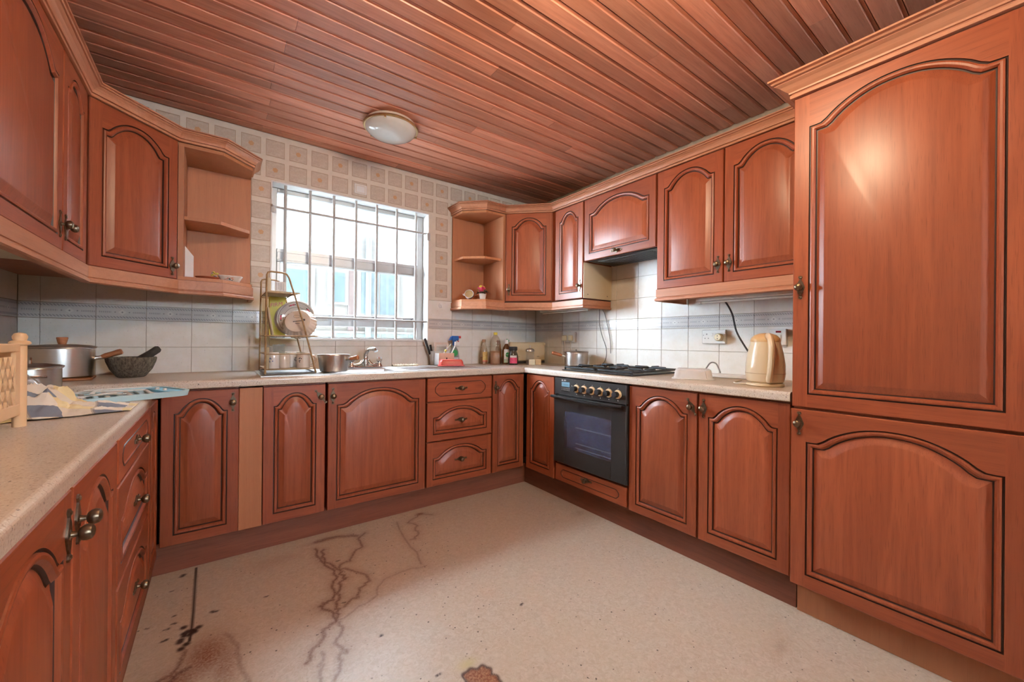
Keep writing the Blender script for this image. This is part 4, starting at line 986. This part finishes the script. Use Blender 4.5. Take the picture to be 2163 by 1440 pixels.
lf.build('leaves', M_leaf, fp)
pp = MB()
for i in range(13):
    a = rs.uniform(0, 6.28); r = rs.uniform(0,.026); z = .050+rs.uniform(0,.024)-r*.3
    pp.lathe([(0,-.006),(.008,-.004),(.011,.002),(.006,.007),(0,.008)], 8, 1 if i % 4 == 0 else 0, T4(r*math.cos(a), r*math.sin(a), z))
pp.build('flowers', [M_pink, M_yellow], fp)
fp.scale = (1.55,1.55,1.55); fp.location.x = 1.765
sa = thing('saucer', 'small white saucer under the tiny flower pot', 'saucer', (1.765,2.800,Zs))
MB().lathe([(0,0),(.028,0),(.046,.006),(.049,.009),(.044,.009),(.028,.005),(0,.005)], 26).build('saucer_body', M_cer, sa)

# --- wire dish rack and its contents
dk = thing('dish_rack', 'tall three-tier wire dish rack with aged boards by the sink', 'rack', (0,0,WT+.0042))
yN, yF_ = 2.50, 2.845
def frame(y, m):
    return MB().tube([(.455,y,.004),(.452,y,.02),(.385,y,.30),(.317,y,.53),(.305,y,.550),(.285,y,.556),(.232,y,.558),(.218,y,.552),(.212,y,.538),(.209,y,.30),(.208,y,.02),(.208,y,.004)], .0048, 8).build('side_frame', m, dk)
frame(yN, M_wire); frame(yF_, M_wire)
MB().tube([(.208,yN,.006),(.455,yN,.006),(.455,yF_,.006),(.208,yF_,.006)], .0045, 8, closed=True).build('base_wire', M_dwire, dk)
w_ = MB()
for z, x1 in ((.028,.448),(.112,.428),(.212,.405),(.445,.34)):
    w_.tube([(.209,yN,z),(x1,yN,z)], .003, 6).tube([(.209,yF_,z),(x1,yF_,z)], .003, 6)
    w_.tube([(.209,yN,z),(.209,yF_,z)], .003, 6).tube([(x1,yN,z),(x1,yF_,z)], .003, 6)
for i in range(9):
    y = yN+.03+i*.0355; w_.tube([(.209,y,.212),(.46,y,.212)], .0022, 6); w_.tube([(.209,y,.028),(.448,y,.028)], .0022, 6)
w_.tube([(.200,yN-.004,.212),(.462,yN-.004,.212)], .0035, 6); w_.build('shelf_wires', M_wire, dk)
MB().box(.212,.226,yN+.004,yN+.075,.030,.150,0,.002).build('side_board', M_agedb, dk)
MB().box(0,.010,0,.065,0,.150,0,.002,T4(.238,yN+.006,.216) @ R4('Y',-9)).build('side_board', M_agedb, dk)
MB().box(.214,.232,yN+.006,yN+.10,.452,.525,0,.002).build('side_board', M_agedb, dk)
MB().prism([(.214,yN-.004),(.375,yN+.02),(.33,yF_-.03),(.214,yF_-.03)], .4485, .4555).build('top_shelf', M_agedb, dk)
bz = WT+.0042
# papers on top
MB().box(-.028,.028,-.003,.003,0,.062,0,0,R4('X',-4)).build('letter_stack', M_paper, None, (.288,2.60,bz+.457), (0,0,.15), label='white printed letters standing on top of the dish rack', category='paper')
tx = MB()
for i in range(5): tx.box(-.022+i*.009,-.0205+i*.009,-.0039,-.0032,.012+(i % 2)*.006,.056,0,0,R4('X',-4))
lt = bpy.data.objects['letter_stack']; tx.build('print_lines', plain('blue_grey_ink', (.25,.27,.36), .7), lt)
# yellow carton with red lettering
yc = thing('yellow_carton', 'yellow carton with red lettering behind plates in dish rack', 'box', (.292,2.800,bz+.2155))
MB().box(-.042,.042,-.022,.022,0,.232,0,.001).build('carton_body', M_yellow, yc)
link('lettering', text_mesh('FIRM', .032, M_red, shear=.25), yc, (-.008,-.0226,.185), (PI/2,math.radians(-12),0))
# plates
def plate(label, x, y, z, R, tilt, rz, deco):
    o = thing('dinner_plate', label, 'plate', (x, y, z), rz); Mp = R4('X', 90-tilt)
    b = MB().lathe([(0,0),(R*.55,0),(R*.6,.004),(R*.97,.016),(R,.018),(R*.98,.0205),(R*.62,.0085),(R*.56,.005),(0,.004)], 44, M=Mp).build('plate_body', M_cer, o)
    if deco:
        m = MB()
        for r in (R*.64, R*.90): m.tube([Mp @ Vector((r*math.cos(t*PI/24), r*math.sin(t*PI/24), .0098+(r/R-.62)*.030)) for t in range(48)], .0009, 5, 0, True)
        for q in range(5):
            for j in range(5):
                a = .6+q*2*PI/5+j*.10-.2; r = R*.78; m.lathe([(0,-.001),(.0035+(j % 2)*.0015,0),(0,.0012)], 7, 1 if j in (1,2,3) else 2, Mp @ T4(r*math.cos(a), r*math.sin(a), .0158))
        m.build('rim_pattern', [M_dprint, M_pink, M_leaf], o)
zc = bz+.2152
plate('white dinner plate with floral rim standing in the dish rack', .384, 2.700, zc+.103, .105, 6, -.40, True)
plate('plain white plate standing behind the floral plate in the rack', .372, 2.735, zc+.098, .100, 6, -.40, False)
fd2 = thing('pie_dish', 'white fluted pie dish with base facing out in dish rack', 'dish', (.378,2.582,zc+.0755), -.42)
Mp = R4('X', 68)
def flute(u, v):
    t = u*2*PI; k = 1+.022*math.cos(26*t)*min(1, v*1.5); r = (.066+.026*v)*k; p = Mp @ Vector((r*math.cos(t), r*math.sin(t), .022-.044*v)); return p
f_ = MB().grid(flute, 156, 5); f_.lathe([(.066,.022),(.050,.022),(.047,.0205),(0,.0205)], 156, M=Mp)
f_ = f_.build('dish_body', M_cerwarm, fd2); f_.modifiers.new('wall', 'SOLIDIFY').thickness = .003
pk = MB()
pk.tube([Mp @ Vector((.018*math.cos(t*PI/8)-.008, .009*math.sin(t*PI/8)+.028, .0210)) for t in range(16)], .0006, 4, 0, True)
for i in range(7): pk.box(-.024+i*.007,-.0195+i*.007,-.008+i*.0012,-.001+i*.0012,.0205,.0211,0,0,Mp)
pk.box(.026,.038,.002,.014,.0205,.0211,0,0,Mp).box(-.012,.012,-.016,-.013,.0205,.0211,0,0,Mp)
pk.build('base_stamp', M_dprint, fd2)
# mugs and glass on the bottom tier
def mug(label, x, y, R, h, mat, hd=None, deco=None, inv=True):
    o = thing('mug', label, 'mug', (x, y, bz+.0312), hd or 0)
    pr = [(0,0),(R*.86,0),(R*.92,.004),(R,.02),(R,h),(R*.94,h),(R*.93,.02),(0,.008)]
    if inv: pr = [(r, h-z) for r, z in pr]
    MB().lathe(pr, 30).build('mug_body', mat, o)
    if hd is not None: MB().tube([(R*.97,0,h*.82),(R+.018,0,h*.80),(R+.028,0,h*.60),(R+.024,0,h*.36),(R*.97,0,h*.20)], .006, 8).build('mug_handle', mat, o)
    if deco:
        m = MB()
        for i in range(7):
            a = math.radians(-115+rs.uniform(-26,26)); z = h*(.35+.35*rs.random()); m.lathe([(0,-.0006),(.0034,0),(0,.001)], 6, 0, T4((R+.0003)*math.cos(a),(R+.0003)*math.sin(a),z) @ R4('Z', math.degrees(a)) @ R4('Y',90))
        m.build('printed_motif', deco, o)
M_bprint = plain('blue_print', (.14,.19,.40), .6)
mug('white mug with blue print, upturned at rack left', .252, 2.565, .030, .090, M_cer, None, M_bprint)
mug('plain cream mug, upturned second in the rack row', .307, 2.600, .031, .082, M_cerwarm, None, None)
mug('white mug with grey sprigs, third in the rack row', .352, 2.655, .031, .085, M_cer, math.radians(70), M_dprint)
mug('peach mug with handle at right end of the rack row', .402, 2.570, .036, .084, M_cerwarm, math.radians(-8), M_dprint)
gl = thing('drinking_glass', 'clear drinking glass behind mugs on the rack bottom tier', 'glass', (.300,2.76,bz+.0312))
MB().lathe([(0,0),(.028,0),(.034,.13),(.0325,.13),(.0265,.004),(0,.004)], 26).build('glass_body', M_jar, gl)

# --- sink side
cookpot('saucepan', 'lidless aluminium saucepan with wooden handle by the tap', (.568,2.575,.9142), math.radians(-48), .079, .100, None, (.055,.012,.078), flare=.010)
sc = thing('scrub_cloth', 'ribbed cream dish cloth folded on sink edge', 'cloth', (1.14,2.895,.9142), math.radians(-3))
MB().grid(lambda u, v: ((u-.5)*.19, (v-.5)*.06, .003+.013*math.sin(PI*min(1,max(0,v)))**.6*(.8+.2*math.sin(60*u))+.002*math.sin(25*v)), 60, 14).box(-.094,.094,-.029,.029,0,.004).build('cloth_body', plain('cream_cloth', (.66,.58,.43), .9, var=.2, sc=90, bs=.3), sc)
rb = thing('red_tub', 'upturned red plastic tub on the draining board', 'tub', (1.425,2.70,.9205), math.radians(-22))
o1, o2, o3 = rrect(.098,.070,.02), rrect(.090,.062,.02), rrect(.078,.050,.018); n = len(o1); br = [[i, (i+1) % n, n+(i+1) % n, n+i] for i in range(n)]
r_ = MB(); r_.add(lv(o1,0)+lv(o1,.004), br).add(lv(o1,.004)+lv(o2,.006), br, 0, True).add(lv(o2,.006)+lv(rrect(.087,.059,.02),.030), br, 0, True).add(lv(rrect(.087,.059,.02),.030)+lv(o3,.046), br, 0, True).add(lv(o3,.046), [range(n)]).add(lv(o1,0), [range(n)])
r_.build('tub_body', M_red, rb, angle=25)
MB().box(-.09,.02,-.009,.009,0,.003,0,.001).box(.02,.13,-.011,.011,.0005,.0022).build('table_knife', M_steel, None, (1.31,2.665,.9155), (0,0,.12), label='flat steel knife lying under the red tub', category='knife')
cdT = thing('cutlery_caddy', 'white and peach plastic cutlery caddy with carrying handle', 'caddy', (1.455,2.875,WT+.0042))
c_ = MB().box(-.065,.065,-.042,.042,0,.004).box(-.065,-.061,-.042,.042,0,.095).box(.061,.065,-.042,.042,0,.095).box(-.065,.065,.038,.042,0,.11)
c_.box(-.003,.003,-.042,.042,0,.085); c_.build('caddy_body', M_wplas, cdT)
MB().box(-.066,.066,-.046,-.042,0,.096).build('front_panel', plain('peach_plastic', (.74,.50,.36), .4), cdT)
MB().box(-.006,.006,-.0475,-.046,.02,.06).build('slot', M_groove, cdT)
MB().box(-.062,-.046,.0425,.0465,.10,.162).box(.046,.062,.0425,.0465,.10,.162).box(-.062,.062,.0425,.0465,.1621,.180).build('carry_handle', plain('pale_peach_plastic', (.78,.66,.56), .4), cdT)
ut = thing('utensil_pot', 'grey plastic utensil pot against the tiles below window', 'pot', (1.395,2.945,WT+.0042))
MB().lathe([(0,0),(.026,0),(.032,.11),(.030,.11),(.024,.004),(0,.004)], 24).build('pot_body', plain('grey_translucent_plastic', (.48,.48,.47), .35), ut)
def knife(label, p, ang, L, mat):
    o = thing('kitchen_knife', label, 'knife', p, 0); Mk = R4('Y', ang)
    MB().box(-.009,.009,-.006,.006,.07,.07+L,0,.003,Mk).build('grip', mat, o); MB().box(-.008,.008,-.0008,.0008,0,.07,0,0,Mk).build('blade', M_chrome, o)
knife('black-handled knife leaning furthest left in the utensil pot', (1.388,2.940,WT+.022), -20, .135, M_knob)
knife('second black-handled knife standing in the utensil pot', (1.398,2.950,WT+.022), -11, .075, M_knob)
sp = MB().tube([(-.04,0,0),(-.01,-.004,.06),(.045,-.01,.13),(.075,-.012,.16)], .003, 6); sp.build('whisk_wire', M_wplas, None, (1.435,2.873,WT+.0098), label='thin white plastic stick poking from the cutlery caddy', category='utensil')
MB().lathe([(0,0),(.008,.003),(.011,.012),(.007,.02),(0,.022)], 12, M=T4(0,0,.098)).cyl((0,0,0),(0,0,.1),.003,n=8).build('yellow_brush', M_yellow, None, (1.462,2.862,WT+.0098), label='small yellow-tipped brush standing in the cutlery caddy', category='brush')
wb_ = MB().tube([(-.02,0,.0),(.06,.0,.145)], .005, 8).box(.045,.085,-.012,.012,.150,.185,0,.004,R4('Y',4)); wb_.build('dish_brush', M_wplas, None, (1.492,2.872,WT+.0098), label='white dish brush leaning right in the cutlery caddy', category='brush')
sb = thing('spray_bottle', 'clear spray bottle with blue trigger head behind red tub', 'bottle', (1.572,2.925,WT), 0)
MB().lathe([(0,0),(.044,0),(.047,.006),(.046,.07),(.036,.115),(.016,.150),(.013,.165),(0,.165)], 26, sy=.62).build('bottle_body', clear('pale_blue_clear_plastic', (.86,.90,.92), .06, .7, .35, (.62,.68,.72)), sb)
MB().lathe([(.0,0),(.026,.0),(.026,.001),(0,.0012)], 22, M=T4(-.008,-.0285,.098) @ R4('X', 92)).build('round_label', M_green, sb)
MB().box(-.022,.026,-.0302,-.029,.03,.062).build('square_label', plain('pale_label', (.62,.66,.70), .5), sb)
hd_ = MB().cyl((0,0,.160),(0,0,.188),.015,n=16).box(-.026,.040,-.012,.012,.200,.238,0,.006).box(-.014,.014,-.011,.011,.184,.205,0,.003).prism([(-.026,.205),(-.05,.200),(-.03,.232)], -.01, .01, 'y')
hd_.build('trigger_head', M_blue, sb); MB().cyl((.038,0,.228),(.058,0,.228),.010,n=12).build('nozzle', M_red, sb)
MB().tube([(.030,0,.204),(.040,0,.190),(.046,0,.170)], .005, 8).build('trigger', M_red, sb)
hk = thing('wall_hook', 'white oval hook on tiles right of the window', 'hook', (1.482, YB-.0012, 1.399))
MB().lathe([(.023,0),(.022,.004),(0,.005)], 28, M=R4('X',90) @ Matrix.Diagonal((.72,1,1,1))).build('back_plate', M_wplas, hk)
MB().tube([(0,-.004,.006),(0,-.012,-.004),(0,-.014,-.014),(0,-.010,-.018)], .0035, 8).build('hook_tip', M_wplas, hk)

# --- bottles in the right corner
def bottle(label, x, y, prof, mat, cap=None, fill=None, lab=None, sy=1.0, rz=0, name='bottle', z=WT):
    o = thing(name, label, 'bottle', (x, y, z), rz)
    MB().lathe([(0,0)]+prof+[(0,prof[-1][1])], 28, sy=sy).build('bottle_body', mat, o)
    if fill: MB().lathe([(0,.003)]+[(r-.003, zz) for r, zz in prof if zz < fill and zz >= 0][:99]+[(prof[1][0]-.003, fill), (0, fill)], 24, sy=sy).build('contents', M_oil, o)
    if cap: z0, z1, r, m = cap; MB().lathe([(r,z0),(r,z1-.002),(r-.002,z1),(0,z1)], 20).build('cap', m, o)
    for i, (z0, z1, a0, a1, m) in enumerate(lab or []):
        R = max(r for r, zz in prof)+.0006
        MB().grid(lambda u, v: (R*math.cos(math.radians(a0+(a1-a0)*u)), sy*R*math.sin(math.radians(a0+(a1-a0)*u)), z0+(z1-z0)*v), 12, 1).build('label', m, o)
    return o
M_oj = plain('orange_print', (.72,.26,.04), .5, var=.25, sc=70); M_gold = plain('gold_label', (.62,.40,.12), .5, var=.25, sc=70)
bottle('small brown sauce bottle with yellow label, leftmost of the corner bottles', 1.868, 2.935, [(.030,0),(.033,.004),(.033,.11),(.026,.15),(.014,.175),(.013,.19)], M_pet, (.188,.212,.015,plain('copper_cap',(.46,.26,.16),.4)), .06, [(.03,.105,-140,-40,M_gold),(.022,.03,-140,-40,M_red)])
big = bottle('tall ribbed plastic oil bottle with yellow cap', 1.938, 2.86, [(.042,0),(.046,.008),(.046,.09),(.043,.098),(.046,.106),(.043,.118),(.046,.128),(.043,.140),(.046,.150),(.043,.160),(.045,.172),(.044,.195),(.032,.228),(.018,.246),(.016,.255)], M_pet, (.252,.274,.017,M_yellow), .112, [(.06,.175,-60,-5,M_oj)])
MB().box(-.006,.026,-.005,.005,.232,.252,0,.003,R4('Y',30)).build('cap_tag', M_green, big)
bottle('dark bottle with maroon cap half hidden behind others', 2.002, 2.908, [(.024,0),(.026,.004),(.026,.13),(.014,.165),(.013,.18)], M_ambr, (.172,.205,.015,plain('maroon_cap',(.20,.03,.035),.4)), None, None)
gb = bottle('brown antiseptic bottle with green label and white cap', 2.020, 2.810, [(.036,0),(.040,.004),(.040,.115),(.034,.140),(.016,.170),(.014,.178)], M_ambr, (.176,.212,.017,M_wplas), None, [(.014,.128,-150,-52,M_wplas),(.014,.045,-150.5,-51.5,M_green)], sy=.7)
lb = MB(); lb.lathe([(.020,0),(.020,.0008),(0,.001)], 26, M=T4(-.007,-.0290,.082) @ R4('Z',-13) @ R4('X',90)); lb.build('round_label', M_green, gb)
link('lettering', text_mesh('Dettol', .0135, M_print), gb, (-.0075,-.0302,.083), (PI/2,0,math.radians(-13)))
jr = thing('glass_jar', 'glass jar with black lid and pink label at worktop corner', 'jar', (2.030,2.725,WT))
MB().lathe([(0,0),(.040,0),(.045,.006),(.045,.055),(.041,.085),(.030,.110),(.030,.122),(0,.122)], 30).build('jar_body', clear('dark_jar_glass', (.55,.55,.53), .05, .7, .35, (.10,.10,.10)), jr)
MB().lathe([(.034,.120),(.036,.124),(.036,.148),(.033,.152),(0,.152)], 28).build('lid', M_knob, jr)
def lab(R, z0, z1, a0, a1): return lambda u, v: (R*math.cos(math.radians(a0+(a1-a0)*u)), R*math.sin(math.radians(a0+(a1-a0)*u)), z0+(z1-z0)*v)
MB().grid(lab(.0458,.012,.060,-165,-80), 12, 1).build('label', M_pink, jr); MB().grid(lab(.0456,.060,.078,-160,-85), 12, 1).build('label_band', M_wplas, jr)
ts = thing('toaster', 'long cream toaster against the tiles in the corner', 'toaster', (2.275,2.875,WT+.0), math.radians(-3))
MB().box(-.185,.205,-.045,.045,.020,.190,0,.010).build('casing', M_plastic, ts)
MB().box(-.18,.20,-.040,.040,0,.020).build('base', M_dprint, ts)
MB().box(.17,.20,-.050,-.045,.165,.185,0,.002).box(-.16,.18,-.010,.010,.1895,.191).build('slot_trim', M_ivory, ts)
MB().box(-.115,-.085,-.0456,-.045,.060,.062).box(.105,.135,-.0456,-.045,.060,.063).build('printed_marks', M_dprint, ts)
MB().box(.195,.225,-.018,.018,.09,.105,0,.003).build('lever', M_ivory, ts)
sh = thing('sugar_shaker', 'ribbed glass shaker with domed metal lid and white spout', 'shaker', (2.168,2.668,WT))
def rib_fn(u, v): t = u*2*PI; r = .034*(1+.025*math.cos(16*t)); return (r*math.cos(t), r*math.sin(t), .002+.112*v)
MB().grid(rib_fn, 96, 2).lathe([(0,.001),(.034,.001),(.033,.004)], 32).build('glass_body', M_jar, sh)
MB().lathe([(.036,.110),(.039,.114),(.038,.124),(.030,.134),(.012,.138),(0,.139)], 28).build('metal_lid', M_steel, sh)
MB().lathe([(.006,.136),(.0045,.165),(0,.166)], 12).build('spout', M_wplas, sh)
for i, (x, y, m, t) in enumerate(((2.138,2.603,M_ivory,'cream'),(2.196,2.590,M_ring,'tan'))):
    MB().box(-.026,.026,-.014,.014,0,.047,0,.003).build('small_tub', m, None, (x,y,WT), (0,0,-.7), label=t+' square tub standing before the glass shaker', category='tub')
cookpot('saucepan', 'lidded aluminium saucepan with wooden handle beside the gas hob', (2.338,2.285,WT), math.radians(148), .093, .108, 'stub', (.085,.028,.082))

# --- sockets and cables on right wall
def socket(label, y, z, wd, h=.086):
    o = thing('wall_socket', label, 'socket', (XR-.0008, y, z), -PI/2)
    MB().box(-wd/2,wd/2,-.024,0,-h/2,h/2,0,.003).build('face_plate', M_sock, o); return o
def pins(m, x, y=-.0245):
    m.box(x-.0025,x+.0025,y,y+.001,.012,.020).box(x-.014,x-.007,y,y+.001,-.012,-.008).box(x+.007,x+.014,y,y+.001,-.012,-.008)
s1 = socket('white double socket with ivory round adaptor on tiles', 1.247, 1.148, .146)
m_ = MB(); pins(m_, -.042); m_.box(-.064,-.060,-.0245,-.0235,.008,.012); m_.build('pin_holes', M_dprint, s1)
MB().box(-.012,-.002,-.027,-.024,.004,.022,0,.001).box(.004,.014,-.027,-.024,.004,.022,0,.001).build('switch', M_wplas, s1)
ad = thing('plug_adaptor', 'round ivory two-pin plug adaptor in the double socket', 'plug', (XR-.0252, 1.205, 1.145), -PI/2)
MB().lathe([(0,0),(.020,0),(.0225,.006),(.0225,.030),(.019,.036),(0,.036)], 24, M=R4('X',90)).build('adaptor_body', M_ivory, ad)
MB().lathe([(.003,0),(.003,.0006),(0,.0007)], 10, M=T4(0,-.036,.008) @ R4('X',90)).lathe([(.003,0),(.003,.0006),(0,.0007)], 10, M=T4(0,-.036,-.010) @ R4('X',90)).build('holes', M_dprint, ad)
s2 = socket('white cooker switch plate with red lamp behind the kettle', .895, 1.145, .086, .09)
MB().box(-.008,.018,-.0265,-.024,.024,.034,0,.001).build('red_lamp', plain('dark_red_lens', (.30,.02,.03), .2), s2)
MB().box(-.004,.018,-.029,-.024,-.018,.012,0,.002).build('switch', M_wplas, s2)
s3 = socket('white double socket with two plugs behind the lidded saucepan', 2.515, 1.150, .146)
for i, dx in enumerate((-.040,.034)):
    p = thing('plug', ('left' if i == 0 else 'right')+' ivory plug in the socket behind lidded saucepan', 'plug', (XR-.0252, 2.515-dx, 1.140), -PI/2)
    MB().box(-.024,.024,-.026,0,-.024,.026,0,.007).build('plug_body', M_ivory, p); MB().cyl((0,-.010,-.024),(0,-.010,-.040),.005,n=10).build('cord_grip', M_wcord, p)
    MB().tube(curve([(0,-.010,-.038),(0,-.008,-.10),(.01-i*.02,-.008,-.17),(.03-i*.05,-.012,-.2255)]), .0032, 6).build('cable', M_wcord, p)
MB().tube(curve([(2.44,2.135,1.395),(2.46,2.15,1.33),(2.485,2.17,1.25),(2.487,2.14,1.15),(2.485,2.10,1.06),(2.482,2.10,.98),(2.478,2.13,.935),(2.47,2.19,.915)]), .0035, 6).build('power_cable', M_cord, None, label='grey cable looping down the tiles from the corner strip light', category='cable')
MB().tube(curve([(2.45,2.128,1.395),(2.49,2.12,1.33),(2.494,2.085,1.20),(2.494,2.065,1.10),(2.494,2.062,1.02)]), .0035, 6).build('power_cable', M_cord, None, label='second grey cable hanging straight by the corner strip light', category='cable')
MB().tube(curve([(2.345,1.145,1.375),(2.37,1.125,1.35),(2.40,1.10,1.28),(2.41,1.08,1.18),(2.415,1.04,1.10),(2.42,.99,1.02),(2.43,.94,.94),(2.43,.90,.9145)]), .005, 8).build('power_cable', M_bcord, None, label='black cable hanging from strip light down behind kettle', category='cable')

# --- right worktop
tb = thing('plastic_tub', 'white fluted plastic food tub upside down next to the hob', 'tub', (2.135,1.185,WT), math.radians(-62))
def flt(a, b, z, amp): return [(x*(1+amp*math.cos(i*PI)), y*(1+amp*math.cos(i*PI)), z) for i, (x, y) in enumerate(rrect(a, b, .03, 11))]
la = [flt(.108,.080,0,0),flt(.108,.080,.003,0),flt(.097,.070,.005,.018),flt(.088,.062,.048,.022),flt(.080,.055,.055,.0)]
n = len(la[0]); br = [[i, (i+1) % n, n+(i+1) % n, n+i] for i in range(n)]; m_ = MB()
for p, q in zip(la, la[1:]): m_.add(p+q, br, 0, False)
m_.add(la[-1], [range(n)]).add(la[0], [range(n)]); m_.build('tub_body', plain('translucent_white_plastic', (.82,.84,.88), .3, var=.04), tb)
ps = thing('extension_lead', 'white flat extension lead lying beside the kettle', 'extension lead', (2.345,1.06,WT), math.radians(-84))
MB().box(-.13,.10,-.024,.024,0,.022,0,.005).build('strip_body', M_wplas, ps)
MB().box(-.022,.022,-.024,.024,0,.046,0,.008,T4(.125,0,.004) @ R4('X',18)).build('plug_top', M_wplas, ps)
MB().tube(curve([(2.30,1.225,.916),(2.33,1.215,.955),(2.34,1.20,.985),(2.345,1.185,.995),(2.35,1.165,.988),(2.352,1.15,.96),(2.352,1.14,.935)]), .004, 8).build('power_cable', M_cord, None, label='grey cable loop standing behind the upturned plastic tub', category='cable')
kt = thing('kettle', 'cream plastic jug kettle on round base by tall cabinet', 'kettle', (2.078,.800,WT), math.radians(213))
MB().lathe([(0,0),(.074,0),(.078,.004),(.077,.012),(.070,.016),(0,.016)], 40).build('power_base', M_kettle, kt)
kb = MB(); kb.lathe([(0,.017),(.068,.017),(.076,.024),(.081,.055),(.080,.100),(.073,.150),(.064,.190),(.060,.208),(0,.208)], 44)
kb.tube([(-.050,0,.165),(-.066,0,.190),(-.076,0,.212)], .02, 12, rr=[.024,.020,.010]); kb = kb.build('jug_body', M_kettle, kt)
MB().tube([(.0815*math.cos(t*PI/22),.0815*math.sin(t*PI/22),.060) for t in range(44)], .0008, 5, 0, True).build('seam_line', plain('seam_shadow_line', (.42,.28,.15), .6), kt)
MB().lathe([(.061,.206),(.062,.212),(.058,.224),(.044,.238),(.022,.246),(0,.248)], 40).build('lid', plain('tan_lid_plastic', (.74,.50,.25), .3, var=.04), kt)
MB().tube(curve([(.030,0,.226),(.060,0,.230),(.092,0,.218),(.112,0,.182),(.112,0,.132),(.100,0,.084),(.086,0,.050),(.070,0,.030)], 4), .0135, 12, flat=1.25).build('handle', M_kettle, kt)
MB().lathe([(.008,0),(.007,.006),(0,.007)], 12, M=T4(.062,0,.240)).build('lid_button', M_ivory, kt)
MB().box(-.012,.012,0,.0008,0,.004,0,0,T4(.0715,-.012,.030) @ R4('Z',90)).build('maker_mark', M_dprint, kt)
MB().tube(curve([(2.052,.872,.914),(2.045,.905,.914),(2.07,.935,.914),(2.14,.955,.914),(2.25,.98,.914)]), .0038, 8).build('power_cable', M_wcord, None, label='ivory kettle cable curling on the worktop by its base', category='cable')
MB().tube(curve([(1.880,.040,.905),(1.872,.036,.915),(1.876,.022,.928),(1.880,.008,.934),(1.882,-.01,.936)]), .0024, 6).build('loose_string', M_wcord, None, label='short cream string caught on the tall cabinet door gap', category='string')
